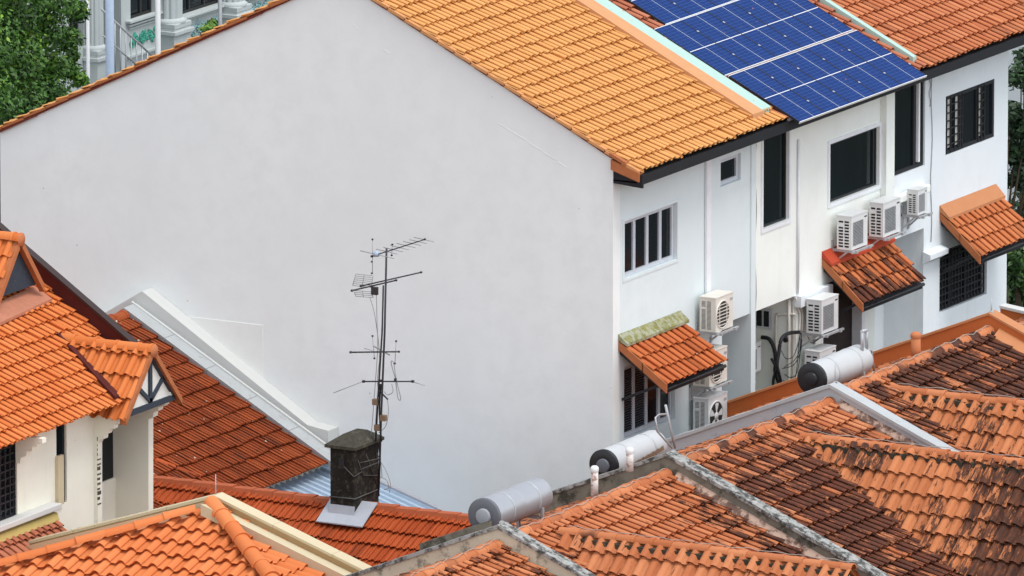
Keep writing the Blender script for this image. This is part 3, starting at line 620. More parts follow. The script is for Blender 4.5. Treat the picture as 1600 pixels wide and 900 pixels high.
# --- air conditioners
def aircon(px, py, X, h, d, wd, kind, label, mat='whitemetal', br=True, fan=False):
    p = at(px, py, X=X); x0, y0, z0 = X, p.y, p.z; t = thing('air_conditioner', (x0+d/2, y0+wd/2, z0), label, 'air conditioner', 'air conditioner outdoor units on the white terrace')
    cs = MB(); x1, y1, z1 = x0+d, y0+wd, z0+h; e = 0.03
    if kind == 'grid':
        nr = 9; hh = (h-0.10)/nr; holes = []
        for c_ in range(2):
            for r_ in range(nr):
                if r_ == 7 and c_ == 0: continue
                u0 = 0.03+c_*(d-0.07)/2*1.05; holes.append((u0, u0+(d-0.07)/2*0.86, 0.04+r_*hh, 0.04+r_*hh+hh*0.66, 0.02, 0))
    else:
        nr = 24; hh = (h-0.09)/nr; holes = []
        for c_ in range(2):
            for r_ in range(nr):
                if r_ in (17, 18) and c_ == 0: continue
                u0 = 0.035+c_*0.105; holes.append((u0, u0+0.085, 0.04+r_*hh, 0.04+r_*hh+hh*0.6, 0.02, 0))
    cs.grid_wall((x0, y0, z0), X1, Z1, d, h, holes)
    if kind == 'grid': fh = [(wd*0.10, wd*0.72, h*0.10, h*0.82, 0.02, 0)]
    else: fh = []
    cs.grid_wall((x1, y0, z0), Y1, Z1, wd, h, fh)
    cs.quad((x0, y0, z1), (x1, y0, z1), (x1, y1, z1), (x0, y1, z1)); cs.quad((x0, y0, z0), (x0, y1, z0), (x1, y1, z0), (x1, y0, z0))
    cs.quad((x0, y1, z0), (x1, y1, z0), (x1, y1, z1), (x0, y1, z1)); cs.quad((x0, y0, z0), (x0, y1, z0), (x0, y1, z1), (x0, y0, z1))
    cs.box((x0-0.006, y0-0.008, z1+0.001), (x1+0.008, y1+0.006, z1+0.018))
    c_ = cs.build('casing', M[mat], t)
    MB().box((x0+0.005, y0+0.021, z0+0.01), (x1-0.021, y1-0.01, z1-0.01)).build('coil', M['coil'], t)
    fr = MB()
    if kind == 'grid':
        for k in range(17): z = z0+h*0.10+h*0.72*(k+0.5)/17; fr.box((x1-0.012, y0+wd*0.10, z-0.006), (x1+0.004, y0+wd*0.72, z+0.006))
        for q in (0.10, 0.72): fr.box((x1-0.010, y0+wd*q-0.006, z0+h*0.10), (x1+0.006, y0+wd*q+0.006, z0+h*0.82))
        fr.build('fan_grille', M['galv'], c_)
        MB().box((x1, y0+wd*0.80, z0+h*0.86), (x1+0.003, y0+wd*0.95, z0+h*0.90)).build('badge', M['coil'], c_)
    else:
        cy, cz, r = y0+wd*0.40, z0+h*0.47, min(h, wd)*0.40
        MB().lathe((x1, cy, cz), X1, [(0.004, r), (0.004, 0.0)], 28).build('fan_opening', M['coil'], c_)
        fr.lathe((x1, cy, cz), X1, [(0.0, r+0.015), (0.014, r+0.012), (0.014, r-0.006), (0.003, r-0.01)], 28)
        if fan:
            for k in range(5):
                t0 = 2*pi*k/5; a_ = Vector((x1+0.006, cy+cos(t0)*r*0.25, cz+sin(t0)*r*0.25)); fr.poly([Vector((x1+0.008, cy+cos(t0+q)*r*s_, cz+sin(t0+q)*r*s_)) for q, s_ in ((0, 0.25), (-0.1, 0.9), (0.25, 0.93), (0.5, 0.88), (0.45, 0.3))])
            fr.lathe((x1, cy, cz), X1, [(0.012, r*0.28), (0.02, r*0.24), (0.024, 0)], 16)
        else:
            for k in range(1, 8): zz = -r+2*r*k/8; hw = sqrt(max(0, r*r-zz*zz)); fr.box((x1+0.006, cy-hw, cz+zz-0.006), (x1+0.016, cy+hw, cz+zz+0.006))
            for q in (-0.55, 0.55): hw = r*0.83; fr.box((x1+0.004, cy+q*r-0.006, cz-hw), (x1+0.018, cy+q*r+0.006, cz+hw))
        fr.build('fan_grille', M[mat], c_)
        MB().box((x1, y0+wd*0.82, z0+h*0.80), (x1+0.003, y0+wd*0.97, z0+h*0.88)).build('badge', M['galv'], c_)
    if br:
        b = MB(); zb = z0-0.03
        for yy in (y0+0.06, y1-0.06):
            b.box((min(x0, 0.0), yy-0.022, zb-0.025), (x1+0.10, yy+0.022, zb+0.02)); b.bar((0.01, yy, zb-0.26), (x1*0.75, yy, zb-0.02), 0.03, 0.03); b.box((0.0, yy-0.022, zb-0.3), (0.03, yy+0.022, zb+0.16))
        b.box((x1+0.02, y0-0.04, zb-0.02), (x1+0.06, y1+0.12, zb+0.015))
        b.build('bracket', M['galv'], t)
    return t
aircon(1093, 517, 0.10, 0.60, 0.32, 0.64, 'round', 'ivory round-fan air conditioner high on the wall beside the green-flashed awning', 'ivory')
aircon(1083, 602, 0.10, 0.60, 0.32, 0.66, 'round', 'ivory air conditioner half hidden behind the green-flashed awning', 'ivory')
aircon(1083, 678, 0.10, 0.64, 0.30, 0.70, 'round', 'air conditioner with its fan blades showing, lowest of the three beside the awning', 'whitemetal', fan=True)
aircon(1143, 586, -0.75, 0.50, 0.26, 0.62, 'grid', 'white air conditioner inside the recess behind black hoses', 'whitemetal', br=False)
aircon(1260, 520, 0.16, 0.60, 0.30, 0.64, 'grid', 'white air conditioner directly below the ledge, left of the dark curtained opening')
aircon(1257, 600, 0.16, 0.60, 0.30, 0.62, 'grid', 'white air conditioner behind the white-jacketed water tank')
aircon(1307.5, 389, 0.14, 0.60, 0.29, 0.62, 'grid', 'left one of the pair of white air conditioners above the red-flashed awning')
aircon(1358, 369, 0.14, 0.61, 0.28, 0.66, 'grid', 'right one of the pair of white air conditioners above the red-flashed awning')
aircon(1417, 335, 0.14, 0.45, 0.22, 0.36, 'grid', 'small white air conditioner under the tall dark window', 'whitemetal')

# --- pipes and hoses in the recess
t = thing('pipe_cluster', at(1215, 600, X=-0.9), 'black insulated hoses and pale pipes in the recess between two houses', 'pipes')
def pl_(pts, X): return [at(x, y, X=X) for x, y in pts]
def smooth(pts, n=6):
    out = []; P_ = [pts[0]]+pts+[pts[-1]]
    for i in range(1, len(P_)-2):
        for k in range(n):
            u = k/n; a, b, c, d = P_[i-1], P_[i], P_[i+1], P_[i+2]
            out.append(0.5*((2*b)+(c-a)*u+(2*a-5*b+4*c-d)*u*u+(3*b-a-3*c+d)*u**3))
    return out+[pts[-1]]
def pj_(pts, y): return [at(x, yy, Y=y) for x, yy in pts]
for pts, r, y in ((((1190, 527), (1202, 530), (1210, 546), (1213, 570), (1217, 592), (1215, 640)), 0.038, 6.66), (((1215, 555), (1211, 578), (1217, 600), (1223, 645)), 0.035, 6.68), (((1205, 560), (1212, 575), (1208, 600), (1214, 640)), 0.026, 6.64)):
    MB().tube(smooth(pj_(pts, y)), r, 8).build('hose', M['hose'], t)
MB().tube(smooth(pl_(((1248, 519), (1232, 521), (1221, 530), (1217, 550), (1214, 575), (1220, 600), (1221, 650)), 0.06)), 0.034, 8).build('hose', M['hose'], t)
MB().tube(pl_(((1226, 524), (1228, 533)), 0.06), 0.05, 8).build('hose', M['hose'], t)
for pts, X in ((((1252, 520), (1250, 545), (1242, 562), (1225, 574)), 0.06), (((1253, 530), (1250, 552), (1240, 570), (1222, 576)), 0.06), (((1262, 525), (1268, 536), (1278, 530)), 0.1), (((1252, 535), (1246, 580), (1236, 590), (1226, 585)), 0.05), (((1250, 528), (1240, 556), (1228, 560), (1221, 548)), 0.04), (((1249, 524), (1243, 590), (1232, 600), (1224, 594)), 0.04)): MB().tube(smooth(pl_(pts, X)), 0.008, 4).build('cable', M['hose'], t)
for pts, r, y in ((((1213, 620), (1213, 500), (1217, 492), (1226, 491), (1243, 491)), 0.024, 6.74), (((1233, 468), (1233, 645)), 0.035, 6.74), (((1240, 468), (1240, 645)), 0.018, 6.755)): MB().tube(smooth(pj_(pts, y), 4), r, 6).build('pipe', M['ivory'], t)
for pts, r, X in ((((1244, 465), (1246, 480), (1250, 492), (1249, 518)), 0.02, 0.03), (((1247, 465), (1250, 478), (1254, 492), (1253, 518)), 0.02, 0.03)): MB().tube(smooth(pl_(pts, X), 4), r, 6).build('pipe', M['ivory'], t)
p, q = at(1181, 480, Y=6.775), at(1206, 514, Y=6.775)
vw = MB().box((p.x, 6.74, q.z), (q.x, 6.775, p.z)).build('vent_window', M['frame'], h2)
MB().box((p.x+0.04, 6.73, q.z+0.04), ((p.x+q.x)/2-0.02, 6.738, p.z-0.04)).build('pane', M['glass'], vw); MB().box(((p.x+q.x)/2+0.02, 6.73, q.z+0.04), (q.x-0.04, 6.738, p.z-0.04)).build('pane', M['glass'], vw)

# ================================================================== FRONT TERRACE (bottom right)
KF = 0.414; FX = 5.5
S_f = Vector((1, 0, -KF)).normalized(); S_b = Vector((-1, 0, -KF)).normalized()
RUN = 7.2
def front_house(name, y0, y1, zr, tm, label, wing, wtm, grime=None, wgrime=None, seed=0, amp=0.052, wend=12.2, nslope=3.0, tw=0.205):
    h = thing('front_house', (FX, (y0+y1)/2, GZ), label, 'house', 'tiled houses of the front terrace')
    zt = zr-0.10
    MB().box((FX-4.6, y0, GZ), (FX+RUN-0.4, y1, zt-KF*RUN+0.1)).build('wall', MW['cream'], h)
    L = RUN/S_f.x
    tile_sheet('roof', T[tm], h, (FX, y0, zt), Y1, S_f, [(0, 0), (y1-y0, 0), (y1-y0, L), (0, L)], tw=tw, tl=0.36, amp=amp, lift=0.07, seed=seed, grime=grime)
    tile_sheet('roof', T['f1'], h, (FX, y0, zt), Y1, S_b, [(0, 0), (y1-y0, 0), (y1-y0, 5.0), (0, 5.0)], tw=tw, tl=0.36, amp=0.03, seed=seed+1, seg=4, grime=lambda u, v: 0.12)
    r = ridge_tiles('ridge', T[tm] if tm != 'f2' else T['f3'], h, (FX, y0, zr-0.07), (FX, y1, zr-0.07), r=0.115, seg=0.34, seed=seed+2)
    m = MB()
    m.tube([(FX+0.03*sin(i*1.1)+0.04, y0+(y1-y0)*i/40, zr+0.035+0.022*sin(i*2.3)+0.012*rnd.random()) for i in range(41)], 0.007, 4)
    m.build('lightning_cable', M['wire'], h)
    # cement haunching under the ridge, in dirty lumps
    m = MB()
    for i in range(int((y1-y0)/0.2)):
        yy = y0+i*0.2; rr = 0.05+0.03*rnd.random(); m.box((FX+0.08, yy, zr-0.16), (FX+0.10+rr, yy+0.2, zr-0.12-0.02*rnd.random()))
    m.build('ridge_mortar', M['mortar'], h)
    if wing:
        wy, wz_, wx0 = wing; tn = 1.0; S_n = Vector((0, -1, -tn)).normalized(); S_p = Vector((0, 1, -tn)).normalized()
        wl = wend-wx0; Ln = nslope*sqrt(2)
        w_ = MB(); 
        w_.prism([(wend-0.12, wy-nslope*0.55, wz_-0.1-nslope*0.55), (wend-0.12, wy, wz_-0.1), (wend-0.12, wy+nslope*0.45, wz_-0.1-nslope*0.45)], (-0.15, 0, 0))
        wg_ = w_.build('dormer', MW['cream'], h)
        tile_sheet('dormer_roof', T[wtm], wg_, (wx0, wy, wz_-0.08), X1, S_n, [(0, 0), (wl, 0), (wl, Ln), (0, Ln)], tw=0.215, tl=0.36, amp=0.075, lift=0.075, seed=seed+5, seg=9, grime=wgrime)
        tile_sheet('dormer_roof', T[wtm], wg_, (wx0, wy, wz_-0.08), X1, S_p, [(0, 0), (wl, 0), (wl, Ln*0.8), (0, Ln*0.8)], tw=0.215, tl=0.36, amp=0.05, seed=seed+6, seg=4)
        ridge_tiles('dormer_ridge', T['f1'], wg_, (wx0-0.1, wy, wz_-0.055), (wend, wy, wz_-0.055), r=0.10, seg=0.34, seed=seed+7)
        m = MB(); k = 0; x = wx0+0.2
        while x < wend-0.1:
            m.box((x, wy-0.13-0.05*rnd.random(), wz_-0.22), (x+0.205, wy-0.06, wz_-0.085-0.035*rnd.random())); x += 0.2
        m.build('ridge_mortar', M['mortar'], wg_)
        m = MB(); m.tube([(wx0+wl*i/30, wy+0.05+0.02*sin(i*1.7), wz_+0.045+0.015*sin(i*2.1)) for i in range(31)], 0.006, 4); m.build('lightning_cable', M['wire'], wg_)
    return h
f0 = front_house('f0', -19.6, -13.98, -3.02, 'f1', 'nearest house of the front terrace, only its stained ridge showing at the bottom edge', None, None, seed=40, grime=lambda u, v: 0.15 if v > 0.6 else 0.05)
f1 = front_house('f1', -13.74, -8.28, -2.99, 'f1', 'front terrace house with lightly stained orange tiles between the cream and the sooty party walls', (-12.62, -3.05, 6.0), 'f1', seed=50, wend=11.25, nslope=2.0, grime=lambda u, v: 0.10*(v > 2.2)+0.18*(u > 4.6)-0.12*(v < 0.7), wgrime=lambda u, v: -0.12)
f2 = front_house('f2', -8.02, -2.46, -2.90, 'f2', 'front terrace house with the darkest streaked tiles, right of the sooty party wall', (-4.42, -3.08, 6.1), 'f2w', seed=60, nslope=3.4,
    grime=lambda u, v: (-0.22 if v < 0.8 else 0.0)-0.25*(u > 4.4)+0.05*sin(v*3), wgrime=lambda u, v: -0.12+0.36*max(0, min(1, (u-2.6)/2.0))+0.10*max(0, v-1.2)+(0.25 if v < 0.75 and 0.9 < u < 1.6 else 0))
f3 = front_house('f3', -2.20, 3.46, -2.80, 'f3', 'front terrace house with dark patched tiles beside the orange painted wall', (-0.80, -2.98, 5.9), 'f2w', seed=70, nslope=2.0, grime=lambda u, v: 0.10 if u > 1.5 else -0.1, wgrime=lambda u, v: -0.05+0.12*max(0, v-0.6))
f4 = front_house('f4', 3.72, 9.0, -2.98, 'f3', 'front terrace house beyond the orange wall, almost hidden at the right edge', None, None, seed=80)
def party(parent, y, zpk, thick, mat, cmat, x0, x1, label, cap=0.06, over=0.03, hgt=None, matrear=None):
    bz = GZ
    def prof(dz): return [(x0, zpk-KF*(FX-x0)+dz), (FX, zpk+dz), (x1, zpk-KF*(x1-FX)+dz)]
    p = prof(-cap); pts = [(x0, y-thick/2, bz)]+[(a, y-thick/2, b) for a, b in p]+[(x1, y-thick/2, bz)]
    m = MB(); m.prism(pts, (0, thick, 0)); o = m.build('party_wall', mat, parent, label)
    m = MB(); 
    for (a, b), (c, d) in ((prof(-cap)[0], prof(-cap)[1]), (prof(-cap)[1], prof(-cap)[2])):
        n = 14
        for i in range(n):
            xa, za = a+(c-a)*i/n, b+(d-b)*i/n; xb, zb = a+(c-a)*(i+1)/n, b+(d-b)*(i+1)/n; e = over+0.006*rnd.random(); hh = cap+0.008*rnd.random()
            m.hexa([(xa, y-thick/2-e, za+0.001), (xb, y-thick/2-e, zb+0.001), (xb, y+thick/2+e, zb+0.001), (xa, y+thick/2+e, za+0.001)], [(xa, y-thick/2-e, za+hh), (xb, y-thick/2-e, zb+hh), (xb, y+thick/2+e, zb+hh), (xa, y+thick/2+e, za+hh)])
    m.build('coping', cmat, o)
    return o
party(f1, -13.86, -2.76, 0.20, M['dirty'], M['concl'], FX-3.6, FX+6, 'cracked cream party wall')
party(f2, -8.15, -2.70, 0.22, M['concd'], M['concl'], FX-3.4, FX+6.4, 'sooty party wall with mottled coping')
party(f3, -2.33, -2.66, 0.22, M['grey'], M['greyl'], FX-3.5, FX+6.4, 'clean grey party wall')
party(f4, 3.59, -2.54, 0.22, M['orange'], M['orangel'], FX-5.2, FX+6, 'orange painted party wall', cap=0.04)
# rain flashings beside the party walls
for hh, y_, mt, w_, zr in ((f1, -8.26, 'pink', 0.10, -2.99), (f2, -2.44, 'pink', 0.09, -2.90), (f3, 3.48, 'orangel', 0.24, -2.80)):
    z0 = zr-0.10-KF*0.2; z1 = z0-KF*5.8
    MB().hexa([(FX+0.2, y_-w_, z0+0.03), (FX+6, y_-w_, z1+0.03), (FX+6, y_, z1+0.08), (FX+0.2, y_, z0+0.08)], [(FX+0.2, y_-w_, z0+0.085), (FX+6, y_-w_, z1+0.085), (FX+6, y_, z1+0.19), (FX+0.2, y_, z0+0.19)]).build('flashing', M[mt], hh)
# dark stub wall behind the cream party wall
a, b = at(655, 850, Y=-13.2), at(735, 822, Y=-13.2)
MB().prism([(a.x, -13.2, a.z), (b.x+0.35, -13.2, b.z+0.13), (b.x+0.35, -13.2, GZ), (a.x, -13.2, GZ)], (0, 0.16, 0)).build('rear_parapet', M['concd'], f1)
# low white boundary wall at the far right
a, b = at(1445, 530, X=0.4), at(1561, 481, X=0.4)
lw = MB(); q0, q1 = at(1563, 481, Y=9.2), at(1640, 499, Y=9.2)
lw.prism([(q0.x, 9.2, q0.z), (q1.x, 9.2, q1.z), (q1.x, 9.2, GZ), (q0.x, 9.2, GZ)], (0, 0.15, 0)); tag(lw.build('boundary_wall', M['orange']), 'low orange boundary wall with white top at the foot of the dark tree', 'wall')
lwo = bpy.data.objects['boundary_wall']
MB().prism([(q0.x, 9.16, q0.z+0.001), (q1.x, 9.16, q1.z+0.001), (q1.x, 9.16, q1.z+0.05), (q0.x, 9.16, q0.z+0.05)], (0, 0.23, 0)).build('coping', M['whitecap'], lwo)

# --- rooftop water tanks
def heater(px, py, X, L, r, body, dm, hub, label, extra=None):
    c = at(px, py, X=X); t = thing('water_tank', (c.x, c.y+L/2, c.z-r-0.12), label, 'water tank', 'cylindrical water tanks on the front terrace')
    MB().lathe(c, Y1, [(0.0, r*0.985), (0.02, r), (L*0.5-0.01, r), (L*0.5, r*0.992), (L*0.5+0.01, r), (L-0.03, r), (L, r*0.96), (L+0.03, r*0.6), (L+0.035, 0)], 40).build('tank', M[body], t, smooth=False)
    MB().lathe(c, -Y1, [(-0.03, r*1.03), (0.02, r*1.035), (0.035, r*0.98), (0.03, r*0.5), (0.03, 0)], 40).build('end_cap', M[dm], t)
    MB().lathe(c, -Y1, [(0.025, r*0.46), (0.07, r*0.44), (0.075, r*0.40), (0.075, 0)], 28).build('hub', M[hub], t)
    for yy in (L*0.28, L*0.76): MB().lathe(c+Y1*yy, Y1, [(0, r*0.99), (0, r+0.007), (0.03, r+0.007), (0.03, r*0.99)], 40).build('strap', M['galv'], t)
    for yy in (0.3, L-0.3): m = MB(); m.box((c.x-r*0.8, c.y+yy-0.03, c.z-r-0.75), (c.x-r*0.8+0.05, c.y+yy+0.03, c.z-r*0.5)); m.box((c.x+r*0.75, c.y+yy-0.03, c.z-r-0.75), (c.x+r*0.75+0.05, c.y+yy+0.03, c.z-r*0.5)); m.box((c.x-r*0.8, c.y+yy-0.03, c.z-r-0.05), (c.x+r*0.8, c.y+yy+0.03, c.z-r-0.005)); m.build('stand', M['galv'], t)
    return t, c
heater(757, 806, 4.75, 1.80, 0.285, 'tank', 'disc', 'disc2', 'bare steel water tank with grey end disc, nearest of the rooftop tanks')
t2, c2 = heater(944, 727, 3.95, 1.75, 0.262, 'tankw', 'bdisc', 'disc', 'pale water tank with torn jacket, in front of the lower barred window')
heater(1269, 592, 4.75, 1.75, 0.268, 'tankw', 'bdisc', 'bdisc', 'white-jacketed water tank with black end disc beside the orange wall')
m = MB()                                              # torn lower skin of the second tank
for k in range(6):
    a0 = -0.15+0.05*k; y_ = c2.y+0.55+k*0.17
    m.poly([Vector((c2.x+cos(q)*(0.262+0.012), yy, c2.z+sin(q)*(0.262+0.012))) for q, yy in ((a0, y_), (a0+0.12, y_+0.17), (a0-0.16, y_+0.19), (a0-0.22, y_+0.02))])
m.build('torn_lining', M['boxb'], t2)
# riser pipes, poles, vents
def pipes(name, label, cat, segs, mat, parts='pipe', group=None):
    p0 = segs[0][0][0]; t = thing(name, p0, label, cat, group)
    for pts, r in segs: MB().tube(pts, r, 7).build(parts, M[mat] if isinstance(mat, str) else mat, t)
    return t
X_ = 4.9
pipes('riser_pipe', 'thin galvanised pipe loop standing over the white-jacketed tank', 'pipe', [([at(1347, 548, X=X_), at(1347, 517, X=X_)], 0.028), ([at(1354, 546, X=X_), at(1354, 515, X=X_)], 0.028), ([at(1346, 518, X=X_), at(1355, 516, X=X_)], 0.03), ([at(1353, 545, X=X_), at(1362, 548, X=X_), at(1364, 566, X=X_), at(1366, 580, X=X_)], 0.018)], 'galv')
pipes('bent_pole', 'bent grey pole standing on the sooty party wall before the lower window', 'pole', [([at(1055, 700, X=5.4), at(1047, 668, X=5.4), at(1040, 633, X=5.4)], 0.022), ([at(1040, 647, X=5.4), at(1030, 648, X=5.4), at(1024, 652, X=5.4), at(1027, 674, X=5.4), at(1050, 700, X=5.4)], 0.018)], 'galv')
for (px, y0, y1_, X, r, mt, lab) in ((929, 768, 728, 5.0, 0.062, 'rust', 'rust-streaked white vent pipe standing before the sooty party wall'), (984, 724, 699, 5.25, 0.062, 'rust', 'small rusty vent pipe beside the torn-jacket tank'), (1431, 556, 519, 5.3, 0.085, 'terra', 'terracotta vent pipe standing against the orange wall')):
    a, b = at(px, y0+12, X=X), at(px, y1_, X=X); t = thing('vent_pipe', a, lab, 'vent pipe')
    MB().tube([a, b-Z1*0.08], r, 14).build('pipe', M[mt], t)
    MB().lathe(b-Z1*0.10, Z1, [(0, r*1.05), (0.03, r*1.15), (0.07, r*1.12), (0.10, r*0.7), (0.11, 0)], 14).build('cap', M['terra' if mt == 'terra' else 'whitemetal'], t)
for px, y0, y1_, X, lab in ((1305, 600, 566, 5.5, 'thin lightning rod on the peak of the grey party wall'), (337, 778, 741, None, 'thin lightning rod on the peak of the ivory parapet'), (784, 818, 790, 5.5, 'thin lightning rod on the peak of the cracked cream party wall'), (1549, 490, 467, 5.5, 'thin lightning rod on the peak of the orange party wall')):
    kw = dict(X=X) if X else dict(Y=-11.5)
    a, b = at(px, y0, **kw), at(px, y1_, **kw); t = thing('lightning_rod', a, lab, 'lightning rod', 'lightning rods on the parapet peaks')
    MB().tube([a, b], 0.014, 5, 0.006).build('rod', M['galv'], t); MB().lathe(a, Z1, [(0, 0.05), (0.03, 0.045), (0.05, 0.02), (0.05, 0)], 8).build('base', M['concl'], t)

# ================================================================== RED HOUSE beside the gable (older, lower)
KR = 0.547
rA, rB = at(197, 492, Y=-0.72), at(513, 727, Y=-0.72); KR = (rA.z-rB.z)/(rB.x-rA.x); S_r = Vector((1, 0, -KR)).normalized()
rh = thing('red_tiled_house', (-8, -3.2, GZ), 'old low house with streaked dark red tiles against the blank gable', 'house')
Lr = (rB.x-rA.x)/S_r.x
tile_sheet('roof', T['red'], rh, (rA.x, -7.0, rA.z), Y1, S_r, [(0, 0), (6.3, 0), (6.3, Lr), (0, Lr)], tw=0.22, tl=0.355, prof='flat', amp=0.035, lift=0.065, seg=14, seed=90)
MB().prism([(rA.x, -7, rA.z-0.02), (rA.x, -0.4, rA.z-0.02), (rA.x-5, -0.4, rA.z-5*KR), (rA.x-5, -7, rA.z-5*KR)], (0, 0, -0.06)).build('street_slope', T['red'], rh)
ridge_tiles('ridge', T['red'], rh, (rA.x, -7, rA.z), (rA.x, -0.72, rA.z), r=0.12, seg=0.36, seed=91)
MB().box((rA.x-4.5, -6.9, GZ), (rB.x-0.3, -0.4, rB.z-0.1)).build('wall', MW['cream'], rh)
# white stepped parapet along the gable
pk, pe = at(222, 455, Y=-0.36), at(480, 664, Y=-0.36); kp = (pk.z-pe.z)/(pe.x-pk.x)
m = MB(); m.prism([(pk.x-3.5, -0.36, GZ), (pk.x-3.5, -0.36, pk.z-3.5*kp), (pk.x, -0.36, pk.z), (pe.x, -0.36, pe.z), (pe.x+0.42, -0.36, pe.z-0.06), (pe.x+0.42, -0.36, pe.z-0.36), (pe.x+0.25, -0.36, pe.z-0.55), (pe.x+0.25, -0.36, GZ)], (0, 0.355, 0)); pw_ = m.build('stepped_parapet', M['whitecap'], rh)
m = MB()
for i in range(5):
    xa = rA.x+(rB.x+0.1-rA.x)*i/5; xb = rA.x+(rB.x+0.1-rA.x)*(i+1)/5-0.012; zf = lambda x: rA.z-KR*(x-rA.x)
    m.hexa([(xa, -0.78, zf(xa)+0.02), (xb, -0.78, zf(xb)+0.02), (xb, -0.362, zf(xb)+0.02), (xa, -0.362, zf(xa)+0.02)], [(xa, -0.80, zf(xa)+0.145), (xb, -0.80, zf(xb)+0.145), (xb, -0.362, zf(xb)+0.15), (xa, -0.362, zf(xa)+0.15)])
m.build('flashing', M['greyl'], rh)
m = MB(); m.bar((rA.x-0.05, -0.45, rA.z+0.17), (rB.x, -0.45, zf(rB.x)+0.17), 0.05, 0.05); m.build('flashing_lip', M['whitecap'], rh)
# hip of ridge tiles low on the near side
a, b = at(236, 716, pl=((KR, 0, 1), rA.z+KR*rA.x+0.03)), at(312, 747, pl=((KR, 0, 1), rA.z+KR*rA.x+0.03))
ridge_tiles('hip_ridge', T['wing'], rh, a, b, r=0.07, seg=0.4, seed=92)
# corrugated lean-to below its eave
co = thing('lean_to', (-4.5, -2.5, GZ), 'blue-grey corrugated metal lean-to roof behind the chimney', 'lean-to')
pA, pB = at(513, 731, Y=-0.02), at(645, 792, Y=-0.02); KC = (pA.z-pB.z)/(pB.x-pA.x)
m = MB(); n = 26; xx0, xx1 = pA.x-0.35, pB.x+1.2
zA, zB = pA.z+0.35*KC+0.10, pA.z-KC*(xx1-pA.x)+0.10
prf = []
for i in range(n): prf += [(0.2*i, 0), (0.2*i+0.12, 0), (0.2*i+0.13, 0.05), (0.2*i+0.19, 0.05)]
for (ya, ha), (yb, hb) in zip(prf[:-1], prf[1:]): m.quad((xx0, -5.2+ya, zA+ha), (xx1, -5.2+ya, zB+ha), (xx1, -5.2+yb, zB+hb), (xx0, -5.2+yb, zA+hb))
m.build('metal_roof', M['corr'], co); MB().box((xx0, -5.1, GZ), (xx1-0.2, -0.1, pA.z-KC*(xx1-pA.x)-0.1)).build('wall', MW['cream'], co)
MB().bar((pA.x, -0.03, pA.z+0.17), (xx1, -0.03, pA.z+0.17-KC*(xx1-pA.x)), 0.05, 0.05).build('flashing', M['sheet'], co)

# ================================================================== OUTBUILDING with chimney
WY = -5.3; wa, wb_ = at(225, 744, Y=WY), at(735, 803, Y=WY); wz0 = (wa.z+wb_.z)/2; KW = 0.60
S_w = Vector((0, -1, -KW)).normalized()
ob = thing('outbuilding', ((wa.x+wb_.x)/2, WY-2, GZ), 'orange flat-tiled outbuilding with a sooty chimney on its ridge', 'outbuilding')
wx0, wx1 = wa.x-0.6, wb_.x+0.6
tile_sheet('roof', T['wing'], ob, (wx0, WY, wz0-0.08), X1, S_w, [(0, 0), (wx1-wx0, 0), (wx1-wx0, 5.6), (0, 5.6)], tw=0.25, tl=0.36, prof='flat', amp=0.045, lift=0.06, seg=14, seed=95, grime=lambda u, v: 0.10 if v > 1.0 else 0)
MB().prism([(wx0, WY, wz0-0.08), (wx1, WY, wz0-0.08), (wx1, WY+1.2, wz0-0.08-1.2*KW), (wx0, WY+1.2, wz0-0.08-1.2*KW)], (0, 0, -0.05)).build('back_slope', T['wing'], ob)
m = MB(); x = wx0; i = 0
while x < wx1:
    e = min(x+0.405, wx1); j = 0.012*rnd.random()
    m.hexa([(x, WY-0.15, wz0-0.16), (e-0.008, WY-0.15, wz0-0.16), (e-0.008, WY+0.15, wz0-0.16), (x, WY+0.15, wz0-0.16)], [(x, WY-0.09, wz0-0.012+j), (e-0.008, WY-0.09, wz0+0.004+j), (e-0.008, WY+0.09, wz0+0.004+j), (x, WY+0.09, wz0-0.012+j)]); x += 0.40
m.build('ridge', M['cap'], ob, bevel=0.015)
MB().box((wx0+0.1, WY-5.5, GZ), (wx1-0.1, WY+1.0, wz0-3.4)).build('wall', MW['cream'], ob)
# chimney
cy0 = WY-0.36; ch = at(553, 806, Y=cy0); cx1 = ch.x; cx0 = at(516, 800, Y=cy0).x; cy1 = cy0+0.86; ztop = at(553, 703, Y=cy0).z
chm = MB().box((cx0, cy0, wz0-0.9), (cx1, cy1, ztop)).build('chimney', M['soot'], ob, bevel=0.012)
m = MB(); e = 0.07; zt0 = ztop+0.001; xm = (cx0+cx1)/2
m.hexa([(cx0-e, cy0-e, zt0), (cx1+e, cy0-e, zt0), (cx1+e, cy1+e, zt0), (cx0-e, cy1+e, zt0)], [(cx0-e, cy0-e, zt0+0.05), (cx1+e, cy0-e, zt0+0.05), (cx1+e, cy1+e, zt0+0.05), (cx0-e, cy1+e, zt0+0.05)])
m.hexa([(cx0-e, cy0-e, zt0+0.051), (cx1+e, cy0-e, zt0+0.051), (cx1+e, cy1+e, zt0+0.051), (cx0-e, cy1+e, zt0+0.051)], [(xm-0.1, cy0+0.22, zt0+0.20), (xm+0.1, cy0+0.22, zt0+0.20), (xm+0.1, cy1-0.16, zt0+0.20), (xm-0.1, cy1-0.16, zt0+0.20)])
m.build('chimney_cap', M['moss'], chm)
hx = cx0+0.17; MB().box((hx, cy0-0.003, ztop-0.30), (hx+0.10, cy0+0.04, ztop-0.17)).build('soot_door', M['bframe'], chm)
m = MB(); zb_ = ztop-0.86
for (pp, qq) in (((cx0-0.006, cy0-0.006), (cx1+0.006, cy0-0.006)), ((cx1+0.006, cy0-0.006), (cx1+0.006, cy1))): m.tube([(pp[0], pp[1], zb_), (qq[0], qq[1], zb_+0.01)], 0.012, 5)
